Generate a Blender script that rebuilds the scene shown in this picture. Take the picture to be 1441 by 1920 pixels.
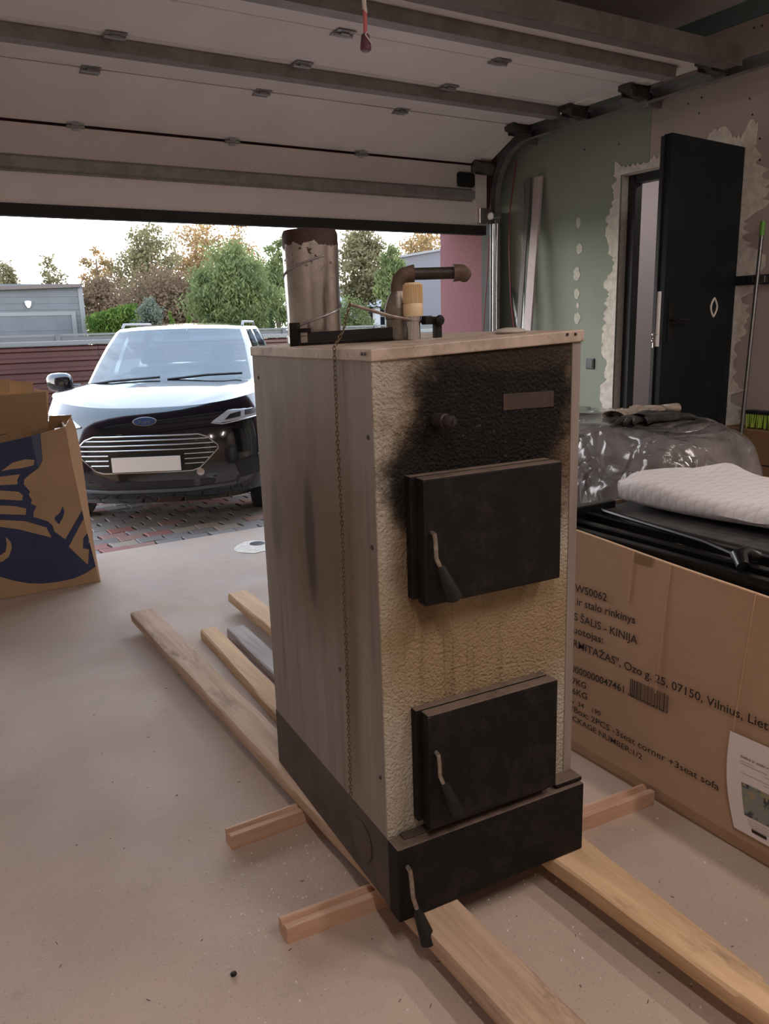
import bpy, bmesh, math, random
import numpy as np
from mathutils import Vector, Matrix, noise
from mathutils.geometry import tessellate_polygon
R = math.radians
rnd = random.Random(7)
scene = bpy.context.scene
col = scene.collection
for o in list(bpy.data.objects): bpy.data.objects.remove(o)

# ---------------------------------------------------------------- camera
CX, CY, F = 720.5, 960.0, 1490.0
YAW, PITCH, ROLL, CAMH = R(31.25), R(13.28), R(1.63), 1.52
_f = Vector((math.sin(YAW)*math.cos(PITCH), math.cos(YAW)*math.cos(PITCH), -math.sin(PITCH)))
_r0 = Vector((math.cos(YAW), -math.sin(YAW), 0)); _d0 = _f.cross(_r0)
_r = _r0*math.cos(ROLL)+_d0*math.sin(ROLL); _d = -_r0*math.sin(ROLL)+_d0*math.cos(ROLL)
CAMP = Vector((0, 0, CAMH))
cam_data = bpy.data.cameras.new('camera'); cam = bpy.data.objects.new('camera', cam_data); col.objects.link(cam)
cam_data.sensor_fit = 'VERTICAL'; cam_data.sensor_height = 36; cam_data.lens = F/1920*36; cam_data.clip_end = 500
mw = Matrix.Identity(4)
for i in range(3):
    mw[i][0] = _r[i]; mw[i][1] = -_d[i]; mw[i][2] = -_f[i]; mw[i][3] = CAMP[i]
cam.matrix_world = mw
scene.camera = cam
def ray(x, y): return _r*((x-CX)/F)+_d*((y-CY)/F)+_f
def onz(x, y, z=0.0): d = ray(x, y); return CAMP+d*((z-CAMP.z)/d.z)
def onx(x, y, X): d = ray(x, y); return CAMP+d*((X-CAMP.x)/d.x)
def ony(x, y, Y): d = ray(x, y); return CAMP+d*((Y-CAMP.y)/d.y)

# ---------------------------------------------------------------- world and light
world = bpy.data.worlds.new('sky'); scene.world = world; world.use_nodes = True
wt = world.node_tree; wt.nodes.clear()
wo = wt.nodes.new('ShaderNodeOutputWorld'); wb = wt.nodes.new('ShaderNodeBackground')
tc = wt.nodes.new('ShaderNodeTexCoord'); sx = wt.nodes.new('ShaderNodeSeparateXYZ'); rp = wt.nodes.new('ShaderNodeValToRGB')
wt.links.new(tc.outputs['Generated'], sx.inputs[0]); wt.links.new(sx.outputs['Z'], rp.inputs[0])
e = rp.color_ramp.elements
e[0].position = 0.0; e[0].color = (1.0, .95, .88, 1)
e[1].position = 1.0; e[1].color = (.24, .33, .46, 1)
k = rp.color_ramp.elements.new(.22); k.color = (.90, .88, .86, 1)
k = rp.color_ramp.elements.new(.5); k.color = (.50, .57, .68, 1)
wt.links.new(rp.outputs[0], wb.inputs[0]); wb.inputs[1].default_value = 5.0
wt.links.new(wb.outputs[0], wo.inputs[0])
scene.view_settings.view_transform = 'Standard'; scene.view_settings.look = 'None'
scene.view_settings.gamma = 1.0; scene.view_settings.exposure = 0.6; scene.view_settings.use_curve_mapping = False
LAMP_POWER = 21.0

# ---------------------------------------------------------------- materials
MATS = {}
class NT:
    def __init__(s, name):
        s.m = bpy.data.materials.new(name); s.m.use_nodes = True; s.t = s.m.node_tree
        s.b = s.t.nodes['Principled BSDF']; s.out = s.t.nodes['Material Output']
        s.tc = s.t.nodes.new('ShaderNodeTexCoord'); s.co = s.tc.outputs['Object']
    def n(s, t, **kw):
        q = s.t.nodes.new('ShaderNode'+t)
        for k_, v in kw.items(): setattr(q, k_, v)
        return q
    def l(s, a, b): s.t.links.new(a, b)
    def put(s, sock, v):
        if hasattr(v, 'links'): s.l(v, sock)
        else: sock.default_value = v
    def math(s, op, a, b=0.0, c=None, clamp=False):
        q = s.n('Math', operation=op, use_clamp=clamp); s.put(q.inputs[0], a); s.put(q.inputs[1], b)
        if c is not None: s.put(q.inputs[2], c)
        return q.outputs[0]
    def noise(s, scale, detail=4, rough=.6, co=None, stretch=None, dist=0):
        co = co or s.co
        if stretch:
            mp = s.n('Mapping'); mp.inputs['Scale'].default_value = stretch; s.l(co, mp.inputs[0]); co = mp.outputs[0]
        q = s.n('TexNoise'); q.inputs['Scale'].default_value = scale; q.inputs['Detail'].default_value = detail
        q.inputs['Roughness'].default_value = rough; q.inputs['Distortion'].default_value = dist
        s.l(co, q.inputs['Vector']); return q.outputs['Fac']
    def ramp(s, f, lo, hi, a=0.0, b=1.0):
        q = s.n('MapRange', interpolation_type='SMOOTHSTEP'); s.put(q.inputs['Value'], f)
        q.inputs['From Min'].default_value = lo; q.inputs['From Max'].default_value = hi
        q.inputs['To Min'].default_value = a; q.inputs['To Max'].default_value = b
        return q.outputs[0]
    def mix(s, f, a, b):
        q = s.n('Mix', data_type='RGBA'); s.put(q.inputs[0], f)
        for sock, v in ((q.inputs[6], a), (q.inputs[7], b)):
            if hasattr(v, 'links'): s.l(v, sock)
            else: sock.default_value = (*v, 1)
        return q.outputs[2]
    def blob(s, c, r, amp=.35, nscale=9, lo=.55, hi=1.1, nz=None):
        v = s.n('VectorMath', operation='SUBTRACT'); s.l(s.co, v.inputs[0]); v.inputs[1].default_value = c
        w = s.n('VectorMath', operation='DIVIDE'); s.l(v.outputs[0], w.inputs[0]); w.inputs[1].default_value = r
        le = s.n('VectorMath', operation='LENGTH'); s.l(w.outputs[0], le.inputs[0])
        nz = nz or s.noise(nscale, 6, .65)
        d = s.math('ADD', le.outputs['Value'], s.math('MULTIPLY', s.math('SUBTRACT', nz, .5), amp*2))
        return s.ramp(d, lo, hi, 1, 0)
    def bump(s, h, strength=.3, dist=.01):
        q = s.n('Bump'); s.put(q.inputs['Strength'], strength); q.inputs['Distance'].default_value = dist
        s.l(h, q.inputs['Height']); s.l(q.outputs[0], s.b.inputs['Normal'])
    def set(s, c=None, rough=None, metal=None, **kw):
        if c is not None: s.put(s.b.inputs['Base Color'], c if hasattr(c, 'links') else (*c, 1))
        if rough is not None: s.put(s.b.inputs['Roughness'], rough)
        if metal is not None: s.put(s.b.inputs['Metallic'], metal)
        for k_, v in kw.items(): s.b.inputs[k_.replace('_', ' ')].default_value = v

def mat(name, c, rough=.6, metal=0.0, c2=None, scale=6, bump=0, bscale=60, lo=.35, hi=.65, stretch=None, bdist=.004, **kw):
    if name in MATS: return MATS[name]
    n = NT(name)
    if c2: n.set(n.mix(n.ramp(n.noise(scale, 5, .65, stretch=stretch), lo, hi), c, c2))
    else: n.set(c)
    n.set(None, rough, metal, **kw)
    if bump: n.bump(n.noise(bscale, 3, .6, stretch=stretch), bump, bdist)
    MATS[name] = n.m; return n.m

# ---------------------------------------------------------------- mesh helpers
class MB:
    def __init__(s): s.v = []; s.f = []
    def add(s, vs, fs):
        o = len(s.v); s.v += [tuple(p) for p in vs]; s.f += [tuple(i+o for i in f_) for f_ in fs]; return s
    def box(s, x0, x1, y0, y1, z0, z1):
        return s.hexa([(x0, y0, z0), (x1, y0, z0), (x1, y1, z0), (x0, y1, z0), (x0, y0, z1), (x1, y0, z1), (x1, y1, z1), (x0, y1, z1)])
    def hexa(s, v):
        return s.add(v, [(3, 2, 1, 0), (4, 5, 6, 7), (0, 1, 5, 4), (1, 2, 6, 5), (2, 3, 7, 6), (3, 0, 4, 7)])
    def prism(s, poly, fn, t0, t1):
        """polygon of (a,b); fn(a,b,t)->xyz; extruded t0..t1"""
        n = len(poly); tri = tessellate_polygon([[Vector((a, b, 0)) for a, b in poly]])
        vs = [fn(a, b, t0) for a, b in poly]+[fn(a, b, t1) for a, b in poly]
        fs = [tuple(t) for t in tri]+[tuple(i+n for i in reversed(t)) for t in tri]
        fs += [(i, (i+1) % n, (i+1) % n+n, i+n) for i in range(n)]
        return s.add(vs, fs)
    def lathe(s, prof, c=(0, 0, 0), axis=(0, 0, 1), seg=24, cap=True):
        ax = Vector(axis).normalized(); u = ax.orthogonal().normalized(); w = ax.cross(u); c = Vector(c); vs = []; fs = []
        for r, h in prof:
            for i in range(seg):
                a = 2*math.pi*i/seg; vs.append(c+ax*h+(u*math.cos(a)+w*math.sin(a))*r)
        for j in range(len(prof)-1):
            for i in range(seg):
                k_ = (i+1) % seg; fs.append((j*seg+i, j*seg+k_, (j+1)*seg+k_, (j+1)*seg+i))
        if cap:
            fs.append(tuple(reversed(range(seg)))); b = (len(prof)-1)*seg; fs.append(tuple(range(b, b+seg)))
        return s.add(vs, fs)
    def cyl(s, a, b, r, r2=None, seg=16):
        a = Vector(a); b = Vector(b); L = (b-a).length
        return s.lathe([(r, 0), (r2 if r2 is not None else r, L)], a, b-a, seg)
    def tube(s, pts, r, seg=10, rs=None):
        pts = [Vector(p) for p in pts]; n = len(pts); vs = []; fs = []; u = None
        for i, p in enumerate(pts):
            t = (pts[min(i+1, n-1)]-pts[max(i-1, 0)]).normalized()
            u = t.orthogonal().normalized() if u is None else (u-t*u.dot(t)).normalized()
            w = t.cross(u); rr = rs[i] if rs else r
            for k_ in range(seg):
                a = 2*math.pi*k_/seg; vs.append(p+(u*math.cos(a)+w*math.sin(a))*rr)
        for j in range(n-1):
            for i in range(seg):
                k_ = (i+1) % seg; fs.append((j*seg+i, j*seg+k_, (j+1)*seg+k_, (j+1)*seg+i))
        fs.append(tuple(reversed(range(seg)))); fs.append(tuple(range((n-1)*seg, n*seg)))
        return s.add(vs, fs)
    def grid(s, P, close=False):
        """P[i][j] points"""
        n = len(P); m = len(P[0]); vs = [p for row in P for p in row]
        fs = [(i*m+j, i*m+(j+1) % m, (i+1)*m+(j+1) % m, (i+1)*m+j) for i in range(n-1) for j in range(m if close else m-1)]
        return s.add(vs, fs)
    def build(s, name, m, parent=None, smooth=False, bevel=0, sub=0, solid=0, kind=None):
        me = bpy.data.meshes.new(name); me.from_pydata(s.v, [], s.f); me.update()
        if smooth or bevel:
            bm = bmesh.new(); bm.from_mesh(me)
            if smooth: bmesh.ops.remove_doubles(bm, verts=bm.verts, dist=1e-6)
            bmesh.ops.recalc_face_normals(bm, faces=bm.faces); bm.to_mesh(me); bm.free()
        me.materials.append(m if not isinstance(m, str) else MATS[m])
        o = bpy.data.objects.new(name, me); col.objects.link(o)
        if parent: o.parent = parent
        if smooth:
            me.polygons.foreach_set('use_smooth', [True]*len(me.polygons))
            try: me.set_sharp_from_angle(angle=R(38))
            except Exception: pass
        if solid:
            q = o.modifiers.new('solid', 'SOLIDIFY'); q.thickness = solid; q.offset = 0
        if bevel:
            q = o.modifiers.new('bevel', 'BEVEL'); q.width = bevel; q.segments = 2; q.limit_method = 'ANGLE'; q.angle_limit = R(40)
        if sub:
            q = o.modifiers.new('sub', 'SUBSURF'); q.levels = sub; q.render_levels = sub
        if kind: o['kind'] = kind
        return o
def B(x0, x1, y0, y1, z0, z1): return MB().box(x0, x1, y0, y1, z0, z1)
def empty(name, loc=(0, 0, 0), rot=(0, 0, 0)):
    o = bpy.data.objects.new(name, None); col.objects.link(o); o.location = loc; o.rotation_euler = rot; o.empty_display_size = .1; return o
def tag(o, label, cat, group=None, kind=None):
    o['label'] = label; o['category'] = cat
    if group: o['group'] = group
    if kind: o['kind'] = kind
    return o
def struct(o, label=None, cat=None):
    o['kind'] = 'structure'
    if label: o['label'] = label
    if cat: o['category'] = cat
    return o
def copy_tree(o, parent=None):
    c = o.copy(); col.objects.link(c); c.parent = parent
    for ch in o.children: copy_tree(ch, c)
    return c
def share(src, parent, loc, rot=None, scale=None):
    c = src.copy(); col.objects.link(c); c.parent = parent; c.location = loc
    if rot: c.rotation_euler = rot
    if scale: c.scale = scale
    return c
def text_mesh(name, body, m, parent, p0, p1, up, cap, nrm, bold=.0):
    """flat lettering fitted from p0 to p1 (baseline), cap height cap"""
    cu = bpy.data.curves.new(name, 'FONT'); cu.body = body; cu.size = 1; cu.offset = bold; cu.resolution_u = 3
    o = bpy.data.objects.new('tmp', cu); col.objects.link(o)
    me = bpy.data.meshes.new_from_object(o.evaluated_get(bpy.context.evaluated_depsgraph_get()))
    bpy.data.objects.remove(o); bpy.data.curves.remove(cu)
    n = len(me.vertices); co = np.zeros(n*3); me.vertices.foreach_get('co', co); co = co.reshape(-1, 3)
    xm = co[:, 0].max(); x0 = co[:, 0].min()
    p0 = np.array(p0); p1 = np.array(p1); d = (p1-p0); up = np.array(up); nv = np.array(nrm)
    out = p0+np.outer((co[:, 0]-x0)/(xm-x0), d)+np.outer(co[:, 1]/.70*cap, up)+nv
    me.vertices.foreach_set('co', out.ravel()); me.update(); me.materials.clear(); me.materials.append(m)
    ob = bpy.data.objects.new(name, me); col.objects.link(ob); ob.parent = parent; return ob

# ---------------------------------------------------------------- material library
def wood(name, a, b, dark, axis):
    n = NT(name); st = [26, 26, 26]; st[axis] = 1.6
    g = n.noise(1.0, 6, .7, stretch=st, dist=.6); c = n.mix(n.ramp(g, .35, .68), a, b)
    st2 = [7, 7, 7]; st2[axis] = 2.2
    d = n.ramp(n.noise(1.0, 5, .75, stretch=st2), .55, .74, 0, .8)
    n.set(n.mix(d, c, dark), .78); n.bump(g, .35, .004); MATS[name] = n.m
wood('wood_y', (.56, .40, .29), (.42, .285, .19), (.20, .14, .10), 1)
wood('wood_y_light', (.70, .49, .30), (.58, .38, .215), (.34, .22, .14), 1)
wood('wood_grey', (.50, .47, .45), (.36, .34, .33), (.2, .18, .17), 1)
wood('wood_x', (.62, .41, .29), (.50, .30, .20), (.30, .18, .12), 0)
# floor
n = NT('concrete_floor')
a = n.mix(n.ramp(n.noise(.7, 6, .6), .35, .68), (.545, .435, .36), (.44, .352, .30))
a = n.mix(n.ramp(n.noise(2.6, 7, .72), .52, .74, 0, .5), a, (.54, .39, .31))
a = n.mix(n.ramp(n.noise(4.3, 8, .75), .54, .75, 0, .6), a, (.34, .28, .245))
a = n.mix(n.ramp(n.noise(150, 2, .5), .60, .72, 0, .5), a, (.20, .17, .15))
a = n.mix(n.ramp(n.noise(210, 2, .5), .64, .75, 0, .5), a, (.62, .56, .50))
n.set(a, n.ramp(n.noise(3, 4), .3, .7, .62, .85)); n.bump(n.noise(90, 4, .65), .25, .003); MATS['concrete_floor'] = n.m
# boiler front with soot
def boiler_front():
    n = NT('hammered_enamel_sooty'); nz = n.noise(6, 9, .78); fine = n.noise(38, 5, .7)
    c = n.mix(n.ramp(n.noise(4, 5), .35, .65), (.46, .425, .355), (.37, .335, .265))
    def sp(c_, r_, colr, k_, amp=.35, lo=.5, hi=1.1, z_=None):
        nonlocal c
        c = n.mix(n.math('MULTIPLY', n.blob(c_, r_, amp, lo=lo, hi=hi, nz=z_ or nz), k_), c, colr)
    sp((.30, .05, .66), (.42, 1, .26), (.30, .205, .10), .8)
    sp((.33, .05, 1.16), (.34, 1, .40), (.095, .058, .03), .95, .4, .55, 1.12)
    sp((.12, .05, .98), (.10, 1, .30), (.13, .08, .04), .85)
    st = n.noise(1, 5, .7, stretch=(34, 34, 1.3))
    c = n.mix(n.math('MULTIPLY', n.ramp(st, .52, .72), n.math('MULTIPLY', n.blob((.25, .05, .68), (.30, 1, .22), .2), .7)), c, (.15, .09, .045))
    sp((.325, .05, 1.225), (.235, 1, .19), (.005, .0042, .004), .99, .42, .80, 1.15)
    sp((.26, .05, 1.08), (.25, 1, .16), (.005, .0042, .004), .98, .42, .75, 1.15)
    sp((.085, .05, 1.05), (.060, 1, .10), (.012, .009, .007), .95, .28, .55, 1.15)
    sp((.40, .05, 1.345), (.24, 1, .05), (.030, .02, .012), .85, .3, .5, 1.1)
    pale = n.math('MULTIPLY', n.ramp(n.noise(30, 8, .8), .60, .68), n.blob((.31, .05, 1.18), (.2, 1, .15), .3, nz=nz))
    c = n.mix(n.math('MULTIPLY', pale, .55), c, (.17, .13, .09))
    n.set(c, n.ramp(fine, .3, .7, .6, .82), Specular_IOR_Level=.22); n.bump(n.noise(125, 3, .5), 1.0, .008); return n.m
MATS['boiler_front'] = boiler_front()
def boiler_side():
    n = NT('grey_enamel_stained'); nz = n.noise(5, 6, .7); st = n.noise(1, 6, .7, stretch=(16, 16, 1.0))
    c = n.mix(n.ramp(st, .3, .72), (.30, .255, .228), (.225, .188, .165))
    def sp(c_, r_, colr, k_, amp=.3, lo=.4, hi=1.1):
        nonlocal c
        c = n.mix(n.math('MULTIPLY', n.blob(c_, r_, amp, lo=lo, hi=hi, nz=nz), k_), c, colr)
    sp((0, .42, .90), (1, .42, .42), (.135, .088, .052), .9, .3, .25, 1.15)
    sp((0, .46, .86), (1, .045, .21), (.035, .022, .014), .92, .3)
    sp((0, .72, .86), (1, .06, .14), (.11, .085, .07), .7)
    sp((0, .66, 1.12), (1, .07, .16), (.14, .10, .07), .5)
    sp((0, .22, .68), (1, .06, .5), (.18, .12, .075), .7)
    c = n.mix(n.math('MULTIPLY', n.ramp(st, .58, .75), .55), c, (.12, .085, .065))
    c = n.mix(n.math('MULTIPLY', n.ramp(n.noise(26, 6, .75), .62, .74), .5), c, (.10, .06, .045))
    n.set(c, .62, 0.0, Specular_IOR_Level=.3); n.bump(n.noise(60, 3), .08, .002); return n.m
MATS['boiler_side'] = boiler_side()
n = NT('enamel_lid_worn')
c = n.mix(n.ramp(n.noise(9, 6, .7), .38, .62), (.50, .41, .34), (.36, .28, .22))
c = n.mix(n.ramp(n.noise(20, 7, .75), .54, .68, 0, .75), c, (.13, .08, .05))
n.set(c, .55); n.bump(n.noise(40, 3), .15, .003); MATS['boiler_lid'] = n.m
n = NT('black_iron_dusty')
c = n.mix(n.ramp(n.noise(11, 7, .75), .45, .7), (.010, .009, .009), (.026, .021, .019))
c = n.mix(n.ramp(n.noise(70, 6, .75), .62, .74, 0, .3), c, (.10, .08, .07))
geo = n.n('NewGeometry'); sz = n.n('SeparateXYZ'); n.l(geo.outputs['Normal'], sz.inputs[0])
c = n.mix(n.math('MULTIPLY', n.ramp(sz.outputs['Z'], .6, .9), n.ramp(n.noise(16, 6, .7), .25, .6, .45, .95)), c, (.17, .125, .10))
n.set(c, .62, Specular_IOR_Level=.18); n.bump(n.noise(45, 5, .7), .25, .004); MATS['black_iron'] = n.m
mat('plinth_brown', (.055, .040, .034), .7, c2=(.085, .06, .05), scale=8, bump=.2, bscale=30)
n = NT('galvanised_rusty_top')
s3 = n.n('SeparateXYZ'); n.l(n.co, s3.inputs[0])
c = n.mix(n.ramp(n.noise(8, 6, .7), .35, .65), (.62, .60, .57), (.42, .40, .37))
pit = n.math('MULTIPLY', n.ramp(n.noise(52, 3, .6), .60, .64), n.ramp(s3.outputs['Z'], 1.52, 1.62))
rz = n.math('ADD', s3.outputs['Z'], n.math('MULTIPLY', n.math('SUBTRACT', n.noise(26, 4), .5), .05))
rust = n.math('MAXIMUM', n.ramp(rz, 1.640, 1.646), pit)
c = n.mix(rust, c, n.mix(n.ramp(n.noise(30, 5), .4, .6), (.055, .022, .017), (.032, .015, .013)))
white = n.math('MULTIPLY', n.ramp(n.noise(22, 6, .7), .5, .58), n.math('MULTIPLY', n.ramp(s3.outputs['Z'], 1.585, 1.61), n.math('SUBTRACT', 1, rust)))
c = n.mix(n.math('MULTIPLY', white, .6), c, (.62, .58, .54))
n.set(c, n.math('ADD', n.math('MULTIPLY', rust, .45), .22), n.math('SUBTRACT', .95, n.math('MULTIPLY', rust, .8))); MATS['galv_flue'] = n.m
mat('rusty_pipe', (.085, .052, .036), .65, .2, c2=(.14, .10, .075), scale=22, bump=.3, bscale=90)
mat('dark_pipe', (.022, .017, .015), .5, .3, c2=(.05, .04, .034), scale=18)
mat('fitting_metal', (.13, .115, .10), .45, .6, c2=(.30, .27, .23), scale=25, bump=.2)
mat('chrome', (.62, .61, .60), .22, 1.0)
mat('steel_rod', (.42, .38, .34), .38, .85, c2=(.28, .23, .19), scale=40)
mat('chain_brass', (.20, .15, .085), .5, .6, c2=(.10, .07, .04), scale=60)
mat('cream_plastic', (.72, .55, .34), .45)
mat('cream_ridge', (.60, .42, .22), .5)
mat('bakelite', (.008, .008, .009), .5, c2=(.018, .017, .017), scale=30, Specular_IOR_Level=.3)
mat('brown_mark', (.06, .036, .026), .75, c2=(.04, .025, .02), scale=30)
mat('tin_cap', (.60, .56, .50), .4, .3)
mat('screw', (.05, .045, .04), .5, .5)
# garage
mat('door_white', (.74, .69, .675), .5, c2=(.68, .63, .61), scale=1.5, bump=.12, bscale=160)
mat('door_cap_white', (.80, .75, .71), .55, c2=(.72, .67, .63), scale=4)
mat('galv_dark', (.27, .255, .245), .5, .25, c2=(.21, .195, .185), scale=8)
mat('beam_dark', (.17, .15, .14), .55, .2, c2=(.12, .105, .095), scale=8)
mat('galv', (.36, .36, .37), .38, .7, c2=(.27, .27, .28), scale=12)
mat('seal_black', (.014, .013, .013), .7)
mat('handle_black', (.012, .012, .014), .3)
mat('dark_steel', (.06, .055, .055), .45, .7, c2=(.11, .10, .10), scale=25)
mat('cord_red', (.75, .20, .23), .7)
mat('cable_red', (.22, .04, .05), .6)
mat('cord_white', (.8, .75, .72), .7)
mat('cord_toggle', (.17, .065, .10), .35)
mat('drywall_green', (.30, .34, .28), .85, c2=(.265, .30, .25), scale=1.2)
mat('drywall_beige', (.47, .40, .37), .9, c2=(.42, .355, .325), scale=1.3)
mat('drywall_grey', (.48, .48, .50), .9, c2=(.58, .55, .54), scale=.8)
mat('teal_strip', (.15, .215, .225), .85)
mat('masonry', (.36, .33, .30), .95, c2=(.28, .25, .22), scale=9, bump=.5, bscale=20)
mat('plaster_white', (.78, .73, .66), .95, c2=(.62, .57, .51), scale=22, bump=.5, bscale=35, bdist=.006)
mat('spackle', (.66, .64, .57), .9, c2=(.55, .54, .48), scale=30)
mat('door_navy', (.006, .010, .013), .5, c2=(.010, .015, .018), scale=3, Specular_IOR_Level=.2)
mat('frame_black', (.014, .014, .018), .45)
mat('hall_wall', (.50, .47, .47), .9)
mat('pink_stucco', (.20, .085, .095), .95, c2=(.15, .062, .07), scale=60, bump=.7, bscale=120, bdist=.006)
mat('wall_plain', (.58, .52, .48), .9, c2=(.52, .46, .42), scale=1.5)
mat('switch_black', (.03, .032, .036), .35)
mat('plank_white', (.55, .47, .47), .7, c2=(.46, .39, .39), scale=6)
mat('plank_grey', (.20, .175, .18), .8)
mat('profile_metal', (.34, .36, .34), .45, .5)
# cardboard
def cardboard(name, a, b):
    n = NT(name); c = n.mix(n.ramp(n.noise(2.2, 5), .35, .65), a, b)
    c = n.mix(n.ramp(n.noise(1, 4, .6, stretch=(3, 3, 90)), .45, .7, 0, .18), c, tuple(q*.75 for q in a))
    n.set(c, .82); n.bump(n.noise(1, 3, .5, stretch=(20, 20, 160)), .05, .002); MATS[name] = n.m
cardboard('cardboard', (.46, .295, .195), (.41, .26, .165))
cardboard('cardboard_left', (.42, .28, .165), (.37, .245, .14))
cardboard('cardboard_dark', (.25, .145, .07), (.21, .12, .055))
mat('card_edge', (.66, .47, .32), .9)
mat('tape_line', (.52, .35, .22), .5)
mat('ink_black', (.025, .016, .014), .75)
mat('ink_blue', (.022, .034, .088), .7, c2=(.028, .04, .10), scale=5)
mat('ink_blue_light', (.075, .095, .155), .7)
mat('paper_white', (.78, .72, .71), .7)
n = NT('catalogue_picture')
c = n.mix(n.ramp(n.noise(22, 3), .40, .5), (.05, .065, .075), (.22, .25, .22)); c = n.mix(n.ramp(n.noise(30, 2), .56, .6), c, (.34, .29, .17)); n.set(c, .5); MATS['picture'] = n.m
mat('black_metal', (.008, .008, .009), .28, .3)
mat('black_mesh', (.035, .032, .034), .75, c2=(.06, .055, .058), scale=12)
mat('bolt', (.7, .7, .7), .2, 1.0)
n = NT('quilt_white')
wv = n.n('TexWave', wave_type='BANDS', bands_direction='DIAGONAL'); wv.inputs['Scale'].default_value = 11; wv.inputs['Distortion'].default_value = 1.2; n.l(n.co, wv.inputs['Vector'])
wv2 = n.n('TexWave', wave_type='BANDS', bands_direction='Y'); wv2.inputs['Scale'].default_value = 9; n.l(n.co, wv2.inputs['Vector'])
hh = n.math('MULTIPLY', wv.outputs['Fac'], wv2.outputs['Fac'])
n.set(n.mix(n.ramp(hh, .0, .05), (.60, .56, .57), (.68, .66, .69)), .95); n.bump(n.math('ADD', n.math('MULTIPLY', hh, .4), n.noise(12, 4)), .3, .012); MATS['quilt'] = n.m
n = NT('clear_plastic_wrap')
n.set(n.mix(n.ramp(n.noise(2.2, 4), .4, .65), (.075, .068, .07), (.20, .19, .195)), .2, .0, Coat_Weight=.8, Coat_Roughness=.08)
sepy = n.n('SeparateXYZ'); n.l(n.co, sepy.inputs[0])
rd = n.math('ABSOLUTE', n.math('SUBTRACT', n.noise(2.0, 2, .55, dist=.8), .5)); rd2 = n.math('ABSOLUTE', n.math('SUBTRACT', n.noise(5, 2, .6, dist=.5), .5))
n.bump(n.math('ADD', n.math('MINIMUM', rd, .12), n.math('MULTIPLY', n.math('MINIMUM', rd2, .10), .5)), n.ramp(n.math('ADD', sepy.outputs['Y'], n.math('MULTIPLY', n.noise(2, 2), .5)), -.75, -.15, .12, 1.0), .26); MATS['plastic_wrap'] = n.m
mat('glove_beige', (.42, .37, .31), .9, c2=(.33, .28, .23), scale=30, bump=.4)
mat('glove_black', (.018, .016, .017), .85, c2=(.05, .045, .04), scale=30, bump=.4)
mat('broom_steel', (.20, .20, .20), .32, .8)
mat('green_plastic', (.12, .33, .05), .5)
mat('bristle_green', (.33, .50, .06), .7)
mat('rail_black', (.022, .022, .025), .4)
mat('lamp_body', (.8, .8, .8), .5)
# outside
n = NT('paver_stone'); oi = n.n('ObjectInfo'); cr = n.n('ValToRGB'); n.l(oi.outputs['Random'], cr.inputs[0]); cr.color_ramp.interpolation = 'CONSTANT'
cols = [(0, (.235, .215, .21)), (.3, (.34, .145, .13)), (.45, (.28, .26, .255)), (.62, (.36, .30, .25)), (.74, (.33, .19, .165)), (.86, (.20, .18, .175))]
e = cr.color_ramp.elements; e[0].color = (*cols[0][1], 1); e[1].position = cols[1][0]; e[1].color = (*cols[1][1], 1)
for p_, c_ in cols[2:]: q = e.new(p_); q.color = (*c_, 1)
c = n.mix(n.ramp(n.noise(40, 5), .4, .7, 0, .4), cr.outputs[0], (.15, .13, .12)); n.set(c, .85); n.bump(n.noise(80, 3), .3, .003); MATS['paver'] = n.m
mat('paver_far', (.25, .20, .185), .85, c2=(.32, .19, .165), scale=5)
mat('ground_soil', (.16, .13, .11), .95, c2=(.20, .17, .15), scale=3)
mat('grass_ground', (.075, .11, .035), .95, c2=(.12, .12, .05), scale=1.2)
mat('fence_maroon', (.030, .0075, .007), .5, .1, c2=(.042, .011, .0095), scale=2)
mat('fence_grey', (.060, .066, .072), .55)
mat('fence_cap', (.085, .09, .095), .5)
mat('cladding_blue', (.066, .075, .088), .65, c2=(.056, .063, .076), scale=2)
mat('cladding_trim', (.11, .118, .13), .55)
mat('roof_brown', (.075, .06, .058), .8)
mat('stucco_mauve', (.088, .088, .108), .9)
mat('roof_grey', (.09, .095, .105), .7)
mat('white_paint', (.75, .74, .74), .6)
mat('window_glass', (.03, .04, .05), .08, .0)
mat('bark', (.09, .065, .05), .95, c2=(.14, .11, .085), scale=12)
def leaf(name, a, b, trans=.45):
    n = NT(name); c = n.mix(n.ramp(n.noise(1.1, 4, .7), .35, .65), a, b)
    d = n.n('BsdfDiffuse'); t = n.n('BsdfTranslucent'); m = n.n('MixShader'); m.inputs[0].default_value = trans
    n.l(c, d.inputs[0]); n.l(c, t.inputs[0]); n.l(d.outputs[0], m.inputs[1]); n.l(t.outputs[0], m.inputs[2]); n.l(m.outputs[0], n.out.inputs[0]); MATS[name] = n.m
leaf('leaf_olive', (.21, .185, .10), (.15, .145, .085)); leaf('leaf_orange', (.35, .22, .10), (.22, .165, .09)); leaf('leaf_brown', (.155, .105, .072), (.11, .085, .058))
leaf('leaf_green', (.17, .20, .085), (.10, .13, .06)); leaf('leaf_dark', (.04, .06, .028), (.055, .08, .036)); leaf('leaf_hedge', (.14, .19, .045), (.04, .08, .02), .3); leaf('leaf_grey', (.15, .17, .135), (.10, .125, .10))
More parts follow.
